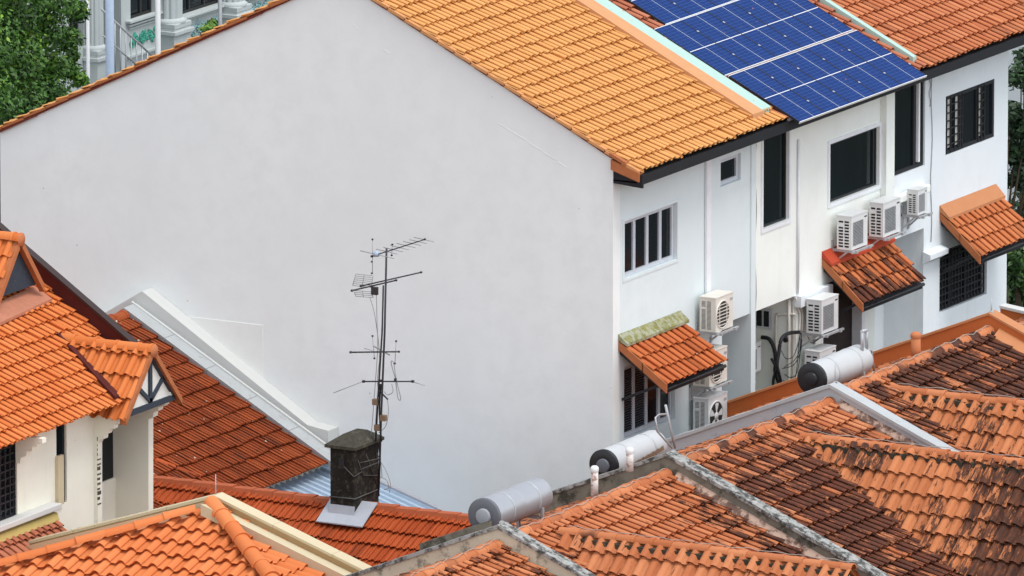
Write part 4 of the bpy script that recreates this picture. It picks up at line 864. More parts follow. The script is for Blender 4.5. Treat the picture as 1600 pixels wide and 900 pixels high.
m.tube([(hx+0.1, cy0-0.01, ztop-0.3), (cx1, cy0-0.01, ztop-0.46), (cx1+0.01, cy0+0.02, ztop-0.46), (cx1+0.012, cy0+0.25, ztop-0.43)], 0.009, 4)
m.tube([(cx1+0.012, cy0+0.12, ztop-0.2), (cx1+0.012, cy0+0.3, ztop-0.5), (cx1+0.012, cy1, ztop-0.62)], 0.009, 4); m.tube([(cx1+0.012, cy0+0.4, ztop-0.15), (cx1+0.012, cy1-0.05, ztop-0.8)], 0.009, 4)
m.build('wire_tie', M['tie'], chm)
s0 = wz0-0.08; zs = lambda y: s0-KW*(WY-y)
m = MB(); m.prism([(cx0-0.14, cy0-0.24, zs(cy0-0.24)+0.17), (cx1+0.30, cy0-0.24, zs(cy0-0.24)+0.17), (cx1+0.30, WY-0.08, zs(WY-0.08)+0.17), (cx0-0.14, WY-0.08, zs(WY-0.08)+0.17)], (0, 0, -0.02)); m.prism([(cx0-0.02, cy0-0.05, zs(cy0-0.05)+0.14), (cx1+0.03, cy0-0.05, zs(cy0-0.05)+0.14), (cx1+0.02, cy0-0.002, zs(cy0)+0.29), (cx0-0.01, cy0-0.002, zs(cy0)+0.29)], (0, 0.001, 0.001))
m.build('chimney_flashing', M['sheet'], chm)

# --- television aerial mast strapped to the chimney
MYp = cy1-0.28
b0 = at(592, 760, Y=MYp); an = thing('tv_aerial', b0, 'tall mast of black television aerials strapped to the sooty chimney', 'aerial')
A = lambda x, y, dy=0.0: at(x, y, Y=MYp)+Vector((0, dy, 0))
MB().tube([A(592, 765), A(596, 640), A(601, 520), A(604, 388)], 0.018, 8).build('mast', M['steel'], an)
MB().tube([A(587, 690), A(592, 600), A(597, 520), A(599, 446)], 0.015, 8).build('mast', M['steel'], an)
def yagi(p, q, els, parts='boom', mat='steel', dr=None, rb=0.011):
    bo = MB().tube([p, q], rb, 6).build('boom', M[mat], an); d = (q-p).normalized()
    ed = Vector(dr) if dr else d.cross(Z1).normalized()
    m = MB(); L = (q-p).length
    for f, hl in els: c = p+(q-p)*f; m.tube([c-ed*hl, c+ed*hl], 0.007, 4)
    m.build('elements', M['alu'], bo)
    k = MB()
    for f, hl in els: c = p+(q-p)*f; k.box(c-Vector((0.011,)*3), c+Vector((0.011,)*3))
    k.box(p-Vector((0.017,)*3), p+Vector((0.017,)*3)); k.box(q-Vector((0.015,)*3), q+Vector((0.015,)*3))
    k.build('clips', M['steel'], bo); return bo
bd = Vector((0.35, 1, 0)).normalized()
p, q = A(581, 400.5), A(664, 374)
yagi(p, q, [(0.02, 0.05), (0.1, 0.42), (0.28, 0.26), (0.40, 0.24), (0.52, 0.23), (0.64, 0.23), (0.76, 0.22), (0.87, 0.21), (0.985, 0.25)], dr=Vector((0.93, -0.25, -0.02)))
MB().lathe(A(588, 397), Z1, [(-0.04, 0.03), (-0.04, 0.05), (0.04, 0.05), (0.05, 0)], 8).build('balun', M['pole'], an)
p, q = A(564, 447), A(658, 425.5); yagi(p, q, [(0.5, 0.03), (0.56, 0.02)], rb=0.013)
p, q = A(550, 454), A(619, 438); yagi(p, q, [(0.02, 0.02), (0.1, 0.02), (0.2, 0.02), (0.3, 0.02), (0.4, 0.02), (0.95, 0.02)], rb=0.014)
m = MB()
for sgn, (xt, yt), (xb, yb) in ((1, (556, 428), (551, 446)), (1, (583, 432), (580, 448)), (1, (569, 430), (566, 447)), (-1, (553, 456), (556, 463)), (-1, (580, 452), (583, 465)), (-1, (566, 454), (568, 464))): m.tube([A(xt, yt), A(xb, yb)], 0.006, 4)
for k in range(7): y = 428+k*3; m.tube([A(556-k*0.8, y), A(583-k*0.5, y+3)], 0.005, 4)
for k in range(4): y = 454+k*3; m.tube([A(553+k, y), A(580+k, y+2)], 0.005, 4)
m.build('reflector_grid', M['alu'], an)
m = MB().box(A(585, 455)-Vector((0.05, 0.03, 0.06)), A(590, 449)+Vector((0, 0.03, 0))); m.build('balun', M['steel'], an)
p, q = A(548, 550.5), A(623, 549.5); yagi(p, q, [(0.02, 0.02), (0.16, 0.02), (0.3, 0.02), (0.43, 0.02), (0.98, 0.03)], rb=0.014)
m = MB(); 
for p_, q_, r_ in (((569, 544), (582, 548), 0.006), ((582, 525), (585, 560), 0.006), ((619, 533), (617, 567), 0.006), ((584, 541), (609, 555), 0.012), ((582, 373), (582, 427), 0.006), ((613, 382), (612, 399), 0.006)): MB().tube([A(*p_), A(*q_)], r_, 4).build('whip', M['alu'], an)
m = MB()
for x, y in ((582, 374), (581, 409), (581, 427), (613, 382), (612, 399), (582, 525), (585, 560), (619, 533), (617, 568)): c = A(x, y); m.box(c-Vector((0.013,)*3), c+Vector((0.013,)*3))
m.build('clips', M['steel'], an)
bo = MB().tube([A(568, 596), A(645, 596)], 0.013, 6).build('boom', M['steel'], an)
MB().tube([A(566, 596.5), A(521, 614)], 0.006, 4).build('whip', M['alu'], bo); MB().tube([A(646, 597), A(664, 602.5)], 0.006, 4).build('whip', M['alu'], bo)
m = MB(); m.tube(smooth([A(618, 592), A(611, 567), A(615, 567), A(619, 592), A(626, 622), A(622, 622), A(618, 594)]), 0.008, 5); m.build('dipole', M['alu'], bo)
m = MB()
for x, y in ((568, 596), (645, 596), (618, 593), (595, 595)): c = A(x, y); m.box(c-Vector((0.02,)*3), c+Vector((0.02,)*3))
m.build('clips', M['steel'], bo)
for jx, jy in ((590, 668), (599, 653), (587, 628)): MB().box(A(jx, jy)-Vector((0.05, 0.04, 0.05)), A(jx, jy)+Vector((0.05, 0.04, 0.05))).build('junction_box', M['boxb'], an)
m = MB()
for pts in (((588, 458), (589, 500), (590, 545), (584, 630), (580, 682)), ((578, 465), (586, 495), (593, 560), (588, 640), (585, 690)), ((594, 555), (590, 600), (596, 660), (594, 700), (597, 745)), ((612, 600), (614, 612), (606, 617), (600, 612)), ((604, 620), (607, 640), (603, 665), (592, 676)), ((594, 720), (603, 735), (610, 755), (608, 770)), ((593, 745), (604, 750), (607, 762), (600, 765))): m.tube(smooth([A(*q) for q in pts], 5), 0.007, 4)
m.build('coax_cable', M['alu'], an)
m = MB()
for pts in (((592, 690), (594, 720), (591, 745), (592, 775)), ((595, 600), (593, 640), (596, 690))): m.tube(smooth([A(*q) for q in pts], 5), 0.016, 5)
m.tube([A(594, 600), A(594, 612), A(606, 624)], 0.014, 5)
m.build('coax_cable', M['hose'], an)
m = MB(); zc_ = at(590, 716, Y=MYp).z
for dz in (0, -0.06): m.tube([(cx1, cy0+0.2, zc_-0.02+dz*2), A(594, 716)+Z1*dz], 0.008, 5); m.tube([(cx1, cy1-0.1, zc_+0.05+dz), A(594, 716)+Z1*dz], 0.008, 5)
m.build('stay_bracket', M['tie'], an)

# ================================================================== LEFT HOUSE (cream, dormers)
KL = 0.553; e1 = at(152, 648, X=-4.6); S_l = Vector((1, 0, -KL)).normalized(); plL = ((KL, 0, 1), e1.z+KL*e1.x)
lh = thing('dormer_house', (-6, -10, GZ), 'cream house with bright orange tiles and a half-timbered dormer at the left edge', 'house')
oL = Vector((-11.5, -16, e1.z+KL*(e1.x+11.5)))
def uvL(px, py): p = at(px, py, pl=plL)-oL; return (p.y, p.dot(S_l))
vE = (e1-oL).dot(S_l)
tile_sheet('roof', T['left'], lh, oL, Y1, S_l, [(0, vE), (0, 0.5), (uvL(-90, 306)[0], 0.5)]+[uvL(-60, 335), uvL(10, 397), uvL(90, 465), uvL(165, 531)]+[(uvL(250, 604)[0], vE)], tw=0.19, tl=0.31, amp=0.048, lift=0.062, seed=100, seg=9)
# maroon parapet along its far edge
pts = [at(x, y, pl=plL) for x, y in ((-60, 336), (10, 398), (165, 532), (228, 588))]
m = MB(); m2 = MB()
for a, b in zip(pts[:-1], pts[1:]):
    d = (b-a).normalized(); sd = Vector((-d.y, d.x, 0)).normalized()
    sd = sd if sd.y > 0 else -sd; t_ = sd*0.10; U_ = Z1*0.34; D_ = Z1*-0.3
    m.hexa([a+D_, b+D_, b+D_+t_, a+D_+t_], [a+U_, b+U_, b+U_+t_, a+U_+t_])
    m2.hexa([a+U_-sd*0.03+Z1*0.001, b+U_-sd*0.03+Z1*0.001, b+U_+t_+sd*0.02+Z1*0.001, a+U_+t_+sd*0.02+Z1*0.001], [a+U_-sd*0.03+Z1*0.05, b+U_-sd*0.03+Z1*0.05, b+U_+t_+sd*0.02+Z1*0.05, a+U_+t_+sd*0.02+Z1*0.05])
pp = m.build('parapet', M['maroon'], lh); m2.build('coping', M['brown'], pp)
# main wall, below the eave
XW = -5.05
def wy(px, py): return at(px, py, X=XW).y
zz = lambda px, py: at(px, py, X=XW).z
ys = -16.0; ye_ = -9.0; off_ = ys
ya, yb = wy(-40, 760), wy(27, 760); yc, yd = wy(88, 700), wy(104, 700)
hl = rel((ya, yb, zz(27, 806), zz(27, 700)+0.25, 0.12, 0), (yc, yd, zz(104, 785), zz(104, 665)+0.3, 0.05, 0))
MB().grid_wall((XW, ys, GZ), Y1, Z1, ye_-ys, e1.z-0.02+0.2-GZ, hl).build('wall', MW['cream'], lh)
wl_ = window(lh, ya+0.01, yb-0.01, zz(27, 806)+0.01, zz(27, 700)+0.24, XW-0.05, fw=0.05, fmat='bframe'); grille(wl_, ya+0.05, yb-0.05, zz(27, 806)+0.03, zz(27, 700)+0.2, XW-0.02, 8, 10, 0.012)
MB().quad((XW-0.04, yc, zz(104, 785)), (XW-0.04, yd, zz(104, 785)), (XW-0.04, yd, -3.0), (XW-0.04, yc, -3.0)).build('dark_doorway', M['glass'], lh)
MB().box((XW+0.002, wy(86, 720), zz(86, 790)), (XW+0.06, wy(95, 720), zz(86, 713))).build('rail_post', M['trim'], lh)
lq = at(97, 786, X=XW+0.22); MB().box((XW+0.002, ys, lq.z-0.10), (XW+0.22, lq.y, lq.z)).build('sill_ledge', M['whitecap'], lh, bevel=0.015)
# corbel left of the wall panel
cyb = wy(30, 720); m = MB()
prof = [(0.0, -3.05), (0.52, -3.05), (0.52, -3.13), (0.42, -3.13), (0.42, -3.2), (0.33, -3.2), (0.33, -3.28), (0.22, -3.30), (0.20, -3.38), (0.1, -3.42), (0.08, -3.52), (0.0, -3.52)]
m.prism([(XW+0.003+a, cyb-0.12, b+0.14) for a, b in prof], (0, 0.13, 0)); m.build('corbel', MW['cream'], lh)
# lean-to canopy below the ledge
lq = at(93, 800, X=XW+0.2); zt_ = lq.z+0.02
MB().prism([(XW+0.004, ys, zt_), (XW+0.16, ys, zt_-0.04), (XW+0.20, ys, zt_-0.16), (XW+0.004, ys, zt_-0.13)], (0, lq.y-ys, 0)).build('canopy_flashing', M['yellow'], lh)
tile_sheet('canopy_tiles', T['h2'], lh, (XW+0.05, ys, zt_-0.14), Y1, Vector((1, 0, -0.75)), [(0, 0), (lq.y-ys, 0), (lq.y-ys, 0.9), (0, 0.9)], tw=0.2, tl=0.33, seed=101)
# big dormer
RY = at(233, 545, X=-4.46).y; RZ = at(233, 545, X=-4.46).z; HW, DZ = 0.87, 1.02; XG = -4.46; TN = DZ/HW
dm = MB(); dm.prism([(XG, RY-HW+0.05, RZ-DZ), (XG, RY, RZ-0.06), (XG, RY+HW-0.05, RZ-DZ)], (-0.10, 0, 0)); do = dm.build('dormer', M['plaster'], lh)
S_dn, S_dp = Vector((0, -HW, -DZ)).normalized(), Vector((0, HW, -DZ)).normalized(); Ld = sqrt(HW**2+DZ**2)+0.04
tile_sheet('dormer_roof', T['left'], do, (-6.8, RY, RZ-0.05), X1, S_dn, [(0.2, 0), (6.8+XG+0.08, 0), (6.8+XG+0.08, Ld), (0.2, Ld)], tw=0.205, tl=0.42, prof='wave', amp=0.075, lift=0.075, seg=10, seed=102)
tile_sheet('dormer_roof', T['left'], do, (-6.8, RY, RZ-0.05), X1, S_dp, [(0.2, 0), (6.8+XG+0.08, 0), (6.8+XG+0.08, Ld), (0.2, Ld)], tw=0.205, tl=0.42, prof='wave', amp=0.06, seg=4, seed=103)
vx0 = e1.x+(e1.z-RZ)/KL; vy1 = RY-(e1.x-vx0)*KL/TN
va_, vb_ = Vector((vx0-0.1, RY, RZ+0.13)), Vector((e1.x-0.03, vy1, e1.z+0.19))
MB().hexa([va_+Vector((0, -0.07, -0.06)), vb_+Vector((0, -0.12, -0.06)), vb_+Vector((0, 0.06, -0.06)), va_+Vector((0, 0.03, -0.06))], [va_+Vector((0, -0.07, 0)), vb_+Vector((0, -0.12, 0)), vb_+Vector((0, 0.06, 0)), va_+Vector((0, 0.03, 0))]).build('valley_gutter', M['maroon'], do)
ridge_tiles('dormer_ridge', T['left'], do, (-6.35, RY, RZ-0.03), (XG+0.10, RY, RZ-0.03), r=0.115, seg=0.42, seed=104, flatt=1.0)
MB().lathe((XG+0.10, RY, RZ-0.03), X1, [(0, 0.115), (0.015, 0.11), (0.02, 0)], 16).build('ridge_end', M['terra'], do)
m = MB()
for sg in (-1, 1):
    a = Vector((XG+0.03, RY+sg*0.05, RZ-0.09)); b = Vector((XG+0.03, RY+sg*(HW+0.06), RZ-DZ-0.06)); m.bar(a, b, 0.14, 0.10, up=(1, 0, 0)) if False else m.prism([a+Vector((-0.06, 0, 0.07)), b+Vector((-0.06, 0, 0.07)), b+Vector((-0.06, 0, -0.05)), a+Vector((-0.06, 0, -0.06))], (0.13, 0, 0))
m.build('verge_tiles', M['verge'], do)
m = MB(); xg = XG+0.012; kb = RZ-DZ+0.05
def stick(a, b, w_): m.bar((xg, RY+a[0], RZ+a[1]), (xg, RY+b[0], RZ+b[1]), w_, 0.05, up=(1, 0, 0))
stick((-HW+0.04, -DZ+0.04), (HW-0.04, -DZ+0.04), 0.10); stick((0, -0.16), (0, -DZ+0.10), 0.09); stick((0, -DZ+0.12), (-0.42, -0.58), 0.07); stick((0, -DZ+0.12), (0.42, -0.58), 0.07); stick((-0.02, -0.14), (-HW+0.08, -DZ+0.06), 0.07); stick((0.02, -0.14), (HW-0.08, -DZ+0.06), 0.07)
m.build('timbering', M['timber'], do)
# bay walls with corbelled tops
def fin(poly, Y, th, nm):
    return MB().prism([at(x, y, Y=Y) for x, y in poly], (0, th, 0)).build(nm, MW['cream'], lh)
y1_ = RY-HW+0.02; y2_ = RY+HW-0.22
fin([(60, 640), (191, 649), (191, 656), (184, 656), (184, 663), (178, 663), (178, 670), (171, 671), (168, 678), (163, 679), (162, 686), (156, 687), (153, 693), (153, 1100), (60, 1100)], y1_, 0.14, 'bay_wall')
fin([(177, 640), (266, 612), (266, 627), (258, 628), (257, 634), (248, 636), (247, 642), (240, 644), (239, 652), (232, 655), (232, 1100), (177, 1100)], y2_, 0.16, 'bay_wall')
xb_ = at(180, 700, Y=y2_).x
off_ = y1_+0.14
zq0, zq1 = at(170, 750, X=xb_).z, at(170, 660, X=xb_).z
MB().grid_wall((xb_, y1_+0.14, GZ), Y1, Z1, y2_-y1_-0.14, RZ-DZ-0.02-GZ, rel((y1_+0.2, y2_-0.003, zq0, zq1+0.5, 0.05, 0))).build('bay_front', MW['cream'], lh)
MB().quad((xb_-0.04, y1_+0.15, zq0-0.1), (xb_-0.04, y2_, zq0-0.1), (xb_-0.04, y2_, RZ-DZ), (xb_-0.04, y1_+0.15, RZ-DZ)).build('bay_window', M['glass'], lh)
m = MB(); zcr = at(152, 745, Y=y1_).z
for k in range(14):
    z = zcr+0.62-k*0.085; m.box((at(152.6, 700, Y=y1_).x-0.012, y1_-0.004, z), (at(152.6, 700, Y=y1_).x+0.004, y1_+0.06+0.05*rnd.random(), z+0.05*rnd.random()+0.02))
m.build('spalled_edge', M['concd'], lh)
# small vent dormer at the top left
VX = at(30, 465, pl=plL).x+0.25
va, vb, vc = at(27, 380, X=VX), at(-4, 472, X=VX), at(62, 440, X=VX)
hw = (vc.y-vb.y)/2; vm = Vector((VX, (vb.y+vc.y)/2, 0)); zb0 = (vb.z+vc.z)/2
m = MB(); m.prism([(VX-0.05, vm.y-hw, zb0), (VX-0.05, vm.y, va.z), (VX-0.05, vm.y+hw, zb0)], (-0.05, 0, 0)); vd = m.build('vent_dormer', M['timber'], lh)
Sd = Vector((0, -hw, zb0-va.z)).normalized(); Lv = sqrt(hw*hw+(va.z-zb0)**2)+0.05
tile_sheet('dormer_roof', T['left'], vd, (VX-2.2, vm.y, va.z+0.03), X1, Sd, [(0, 0), (2.22, 0), (2.22, Lv), (0, Lv)], tw=0.2, tl=0.40, prof='wave', amp=0.06, lift=0.05, seg=8, seed=105)
tile_sheet('dormer_roof', T['left'], vd, (VX-2.2, vm.y, va.z+0.03), X1, Vector((0, hw, zb0-va.z)).normalized(), [(0, 0), (2.22, 0), (2.22, Lv), (0, Lv)], tw=0.2, tl=0.40, prof='wave', amp=0.05, seg=4, seed=106)
ridge_tiles('dormer_ridge', T['left'], vd, (VX-2.2, vm.y, va.z+0.06), (VX+0.06, vm.y, va.z+0.06), r=0.115, seg=0.42, seed=107, flatt=1.0)
MB().lathe((VX+0.06, vm.y, va.z+0.06), X1, [(0, 0.115), (0.015, 0.11), (0.02, 0)], 16).build('ridge_end', M['terra'], vd)
m = MB()
for sg in (-1, 1): m.prism([(VX-0.04, vm.y+sg*0.04, va.z+0.06), (VX-0.04, vm.y+sg*(hw+0.06), zb0), (VX-0.04, vm.y+sg*(hw+0.06), zb0-0.14), (VX-0.04, vm.y+sg*0.04, va.z-0.09)], (0.10, 0, 0))
m.build('verge_tiles', M['verge'], vd)
fa, fb = at(-20, 500, pl=((KL, 0, 1), plL[1]+0.14)), at(70, 458, pl=((KL, 0, 1), plL[1]+0.14))
MB().hexa([fa+Vector((-0.2, 0, -0.05+0.11)), fb+Vector((-0.2, 0, -0.05+0.11)), fb+Vector((0.14, 0, -0.05-0.077)), fa+Vector((0.14, 0, -0.05-0.077))], [fa+Vector((-0.2, 0, 0.11)), fb+Vector((-0.2, 0, 0.11)), fb+Vector((0.14, 0, -0.077)), fa+Vector((0.14, 0, -0.077))]).build('flashing', M['pinkf'], lh)

# ================================================================== HIPPED HOUSE (bottom left)
HY = -11.75; ap = at(330, 799, Y=HY); KN, KE, KWs = 0.45, 0.35, 0.31
hh = thing('hipped_house', (ap.x, ap.y-2, GZ), 'hipped house with large clean orange tiles and ivory parapets at the bottom left', 'house')
S_n = Vector((0, -1, -KN)).normalized(); S_e = Vector((1, 0, -KE)).normalized(); S_ww = Vector((-1, 0, -KWs)).normalized(); D4 = 4.2
Lz = D4/(-S_n.y)
tile_sheet('roof', T['hip'], hh, ap, X1, S_n, [(0, 0), (D4*KN/KE, Lz), (-D4*KN/KWs, Lz)], tw=0.30, tl=0.36, prof='wave', amp=0.085, lift=0.07, seg=12, seed=110)
xE = D4*KN/KE; LzE = xE/S_e.x
tile_sheet('roof', T['hip'], hh, ap, Y1, S_e, [(0, 0), (0.1, 0), (0.1, LzE), (-D4, LzE)], tw=0.26, tl=0.36, prof='wave', amp=0.07, lift=0.06, seg=10, seed=111)
xW = D4*KN/KWs; MB().prism([ap, ap+Vector((0, 0.1, 0)), ap+Vector((-xW, 0.1, -xW*KWs)), ap+Vector((-xW, -D4, -D4*KN))], (0, 0, -0.05)).build('back_slope', T['hip'], hh)
ridge_tiles('hip_ridge', T['hip'], hh, ap+Vector((0, 0, 0.16)), ap+Vector((xE, -D4, -D4*KN+0.12)), r=0.145, seg=0.45, seed=112, flatt=0.95)
ridge_tiles('hip_ridge', T['hip'], hh, ap+Vector((-0.15, -0.24, 0.05)), ap+Vector((-xW, -D4-0.16, -D4*KN+0.07)), r=0.12, seg=0.5, seed=113, flatt=0.8)
MB().box((ap.x-xW+0.4, HY-D4+0.3, GZ), (ap.x+xE-0.4, HY, ap.z-D4*KN-0.1)).build('wall', MW['cream'], hh)
pkz = at(337, 773, Y=HY+0.15).z; pkx = at(337, 773, Y=HY+0.15).x; kw_ = 0.33; xl = at(45, 850, Y=HY+0.15).x
def prof2(dz, x0, x1): return [(x0, pkz-kw_*(pkx-x0)+dz), (pkx, pkz+dz), (x1, pkz-kw_*(x1-pkx)+dz)]
pr = prof2(-0.05, xl, pkx+4.5)
m = MB(); m.prism([(pr[0][0], HY+0.12, GZ)]+[(a, HY+0.12, b) for a, b in pr]+[(pr[2][0], HY+0.12, GZ)], (0, 0.22, 0)); pw2 = m.build('gable_parapet', M['tan_'], hh)
m = MB()
for (a, b), (c, d) in ((pr[0], pr[1]), (pr[1], pr[2])):
    n = 4
    for i in range(n):
        xa, za, xb, zb = a+(c-a)*i/n, b+(d-b)*i/n, a+(c-a)*(i+1)/n-0.01, b+(d-b)*(i+1)/n
        m.hexa([(xa, HY+0.09, za+0.001), (xb, HY+0.09, zb+0.001), (xb, HY+0.37, zb+0.001), (xa, HY+0.37, za+0.001)], [(xa, HY+0.09, za+0.05), (xb, HY+0.09, zb+0.05), (xb, HY+0.37, zb+0.05), (xa, HY+0.37, za+0.05)])
m.build('coping', M['trim'], pw2)
m = MB()                                              # ivory gutter flashing between tiles and parapet
pr3 = prof2(-0.19, xl-0.25, pkx+4.5)
for (a, b), (c, d), wdt in ((pr3[0], pr3[1], 0.16), (pr3[1], pr3[2], 0.46)):
    m.hexa([(a, HY+0.118-wdt, b-0.06), (c, HY+0.118-wdt, d-0.06), (c, HY+0.118, d-0.06), (a, HY+0.118, b-0.06)], [(a, HY+0.118-wdt, b+0.13), (c, HY+0.118-wdt, d+0.13), (c, HY+0.118, d+0.03), (a, HY+0.118, b+0.03)])
m.build('flashing', M['trim'], hh)

# ================================================================== BACKGROUND: ornate shophouse across the street
XB = -24.0
def bx(px, py, X=XB): return at(px, py, X=X)
oldh = thing('ornate_shophouse', (XB-3, bx(250, 60).y, GZ), 'ornate grey-white shophouse with fluted columns and jade green reliefs across the street', 'house')
pN, pF = bx(40, 60), bx(560, 60)
ztop_ = bx(560, 60).z+4; 
def hole(px0, px1, pyb, pyt, d, bk=0):               # opening given by pixel columns; heights at its left jamb
    a = bx(px0, pyb); b = bx(px1, pyb); return (a.y-pN.y, b.y-pN.y, a.z-GZ, bx(px0, pyt).z-GZ, d, bk)
holes = [hole(108, 131, 78, -80, 0.2), hole(158, 190, 128, -80, 0.9, 1), hole(204, 245, 33, -80, 0.2), hole(281, 352, 27, -80, 0.2), hole(385, 450, -6, -90, 0.2)]
MB().grid_wall((XB, pN.y, GZ), Y1, Z1, pF.y-pN.y, ztop_-GZ, holes).build('facade', MW['old'], oldh)
MB().box((XB-8, pN.y, GZ), (XB-1.2, pF.y, ztop_)).build('building_body', MW['old'], oldh)
for (p0_, p1_, pb) in ((108, 131, 78), (204, 245, 33), (281, 352, 27), (385, 450, -6)):
    a, b = bx(p0_, pb), bx(p1_, pb); window(oldh, a.y+0.005, b.y-0.005, a.z+0.005, a.z+3.0, XB-0.12, mull=(0.33, 0.66) if p1_-p0_ > 50 else (0.6,), fw=0.05, fmat='coil', gmat='glass')
a, b = bx(158, 128), bx(190, 128); MB().box((XB-0.85, a.y+0.05, GZ), (XB-0.8, a.y+0.45, a.z+4)).build('door', M['door'], oldh)
def moulding(px0, px1, py, hpx, d, X=XB):
    a = bx(px0, py); b = bx(px1, py); return ((X+0.002, a.y, a.z-hpx/89.0), (X+d, b.y, a.z))
m = MB()
for args in ((196, 256, 33, 4, 0.12), (198, 254, 39, 3, 0.08), (200, 252, 44, 2, 0.05), (279, 354, 28, 3, 0.12), (280, 353, 32, 2, 0.08), (383, 455, -5, 4, 0.12), (196, 256, 88, 4, 0.08)): m.box(*moulding(*args))
m.build('cornice', MW['old'], oldh)
def column(px0, px1, pyb, flutes=True):
    a = bx(px0, pyb, XB+0.15); b = bx(px1, pyb, XB+0.15); cy = (a.y+b.y)/2; r = (b.y-a.y)/2*1.15; c = Vector((XB+0.10, cy, a.z)); CX = XB+0.10
    pd = MB().box((XB+0.003, cy-r*1.2, GZ), (CX+r*1.15, cy+r*1.2, a.z-0.18)).box((XB+0.003, cy-r*1.4, a.z-0.30), (CX+r*1.35, cy+r*1.4, a.z-0.22)).box((XB+0.003, cy-r*1.2, a.z-0.179), (CX+r*1.2, cy+r*1.2, a.z-0.08)).build('pedestal', MW['old'], oldh, bevel=0.01)
    m = MB(); m.lathe(c-Z1*0.09, Z1, [(0.0, r*1.25), (0.05, r*1.3), (0.08, r*1.1), (0.10, r)], 20)
    n = 36; base = len(m.v)
    for k in range(2):
        for j in range(n): t = 2*pi*j/n; rr = r*(0.90 if j % 3 == 0 else 1.0); m.v.append(c+Vector((cos(t)*rr, sin(t)*rr, 0.0 if k == 0 else 4.0)))
    for j in range(n): j2 = (j+1) % n; m.f.append((base+j, base+j2, base+n+j2, base+n+j))
    m.build('column', MW['old'], oldh)
column(143, 157, 72); column(258, 277, 30); column(357, 374, 4); column(452, 470, -30)
def relief(px0, px1, py0, py1, mt, seed):
    R = random.Random(seed); a, b = bx(px0, py1), bx(px1, py1); hgt = bx(px0, py0).z-a.z; m = MB(); L = b.y-a.y
    for k in range(int(L*26)):
        cy = a.y+L*R.random(); cz = a.z+hgt*(0.15+0.7*R.random()); r0 = 0.05+0.05*R.random(); t0 = R.random()*6; sp = R.choice((-1, 1))
        m.tube([(XB+0.012, cy+cos(t0+sp*q*0.5)*r0*(1-q*0.07), cz+sin(t0+sp*q*0.5)*r0*(1-q*0.07)) for q in range(10)], 0.016+0.012*R.random(), 5)
    for k in range(int(L*18)):
        cy = a.y+L*R.random(); cz = a.z+hgt*R.random(); t0 = R.random()*6; d = Vector((0, cos(t0), sin(t0))); n_ = Vector((0, -sin(t0), cos(t0))); c = Vector((XB+0.02, cy, cz))
        m.poly([c-d*0.07, c+n_*0.03+X1*0.01, c+d*0.07, c-n_*0.03])
    m.build('plaster_relief', M[mt], oldh)
relief(204, 250, 56, 73, 'relief', 1); relief(287, 350, 42, 66, 'relief2', 2); relief(378, 445, 12, 34, 'relief2', 3)
# stair rail
m = MB(); XS = XB+1.0
top = [bx(158, 14, XS), bx(243, 92, XS)]; m.tube(top, 0.022, 6); mid = [bx(160, 55, XS), bx(215, 103, XS)]; m.tube(mid, 0.018, 6)
for k in range(8):
    q = 0.25+k*0.1; c = top[0]+(top[1]-top[0])*q; m.tube([c, (c.x, c.y, c.z-1.1)], 0.016, 5)
tag(m.build('stair_rail', M['galv']), 'grey steel stair railing before the ornate shophouse', 'railing')
for (px, pb, r, X, mt, lab) in ((138, 150, 0.035, XB+1.2, 'whitemetal', 'thin white pole beside the leafy tree'), (172, 135, 0.085, XB+1.6, 'pole', 'thick pale blue pole before the stair railing'), (247, 100, 0.055, XB+1.6, 'whitemetal', 'white pole left of the fluted column'), (344, 60, 0.04, XB+1.6, 'galv', 'grey pole right of the fluted column')):
    a = bx(px, pb, X); t = thing('street_pole', (a.x, a.y, GZ), lab, 'pole', 'poles before the ornate shophouse')
    MB().tube([(a.x, a.y, GZ), (a.x, a.y, a.z+5.5)], r, 12).build('post', M[mt], t); MB().lathe((a.x, a.y, GZ), Z1, [(0, r*2), (0.12, r*2), (0.16, r*1.1)], 12).build('base', M['galv'], t)
# top right: far pale building
fb_ = at(1560, 30, Y=34)
fbt = thing('far_building', (fb_.x, 38, GZ), 'plain pale grey building behind the salmon roof at the top right corner', 'building')
MB().grid_wall((fb_.x-9, 34, GZ), X1, Z1, 20, fb_.z+6-GZ, [(3+2.6*i, 4.4+2.6*i, 8.2, 9.6, 0.15, 1) for i in range(6)]).build('wall', M['farwall'], fbt)
MB().box((fb_.x-9, 34.2, GZ), (fb_.x+11, 44, fb_.z+6)).build('building_body', M['farwall'], fbt)

# ================================================================== TREES
def leaves(n, blobs, size, seed, aspect=0.5):
    R = random.Random(seed); V = []; Fc = []; tint = []
    tot = sum(r**2*wt for _, r, wt in blobs)
    for c, r, wt in blobs:
        c = Vector(c); k = int(n*r**2*wt/tot); bt = R.random()*0.35-0.1
        for _ in range(k):
            d = Vector((R.gauss(0, 1), R.gauss(0, 1), R.gauss(0, 1))).normalized(); rad = r*(R.random()**0.38)*(0.85+0.3*R.random()); p = c+Vector((d.x*rad, d.y*rad, d.z*rad*0.85))
            nrm = (d*0.8+Vector((R.gauss(0, .6), R.gauss(0, .6), R.gauss(0.5, .6)))).normalized(); ax = nrm.cross(Vector((R.gauss(0, 1), R.gauss(0, 1), R.gauss(0, 1)))).normalized(); bi = nrm.cross(ax)
            s = size*(0.6+0.8*R.random()); i = len(V)
            V += [p-ax*s*0.5, p+bi*s*aspect*0.5-nrm*s*0.08, p+ax*s*0.5-nrm*s*0.12, p-bi*s*aspect*0.5-nrm*s*0.08]; Fc.append((i, i+1, i+2)); Fc.append((i, i+2, i+3))
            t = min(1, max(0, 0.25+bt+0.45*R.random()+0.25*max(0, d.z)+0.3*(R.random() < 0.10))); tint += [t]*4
    return V, Fc, tint
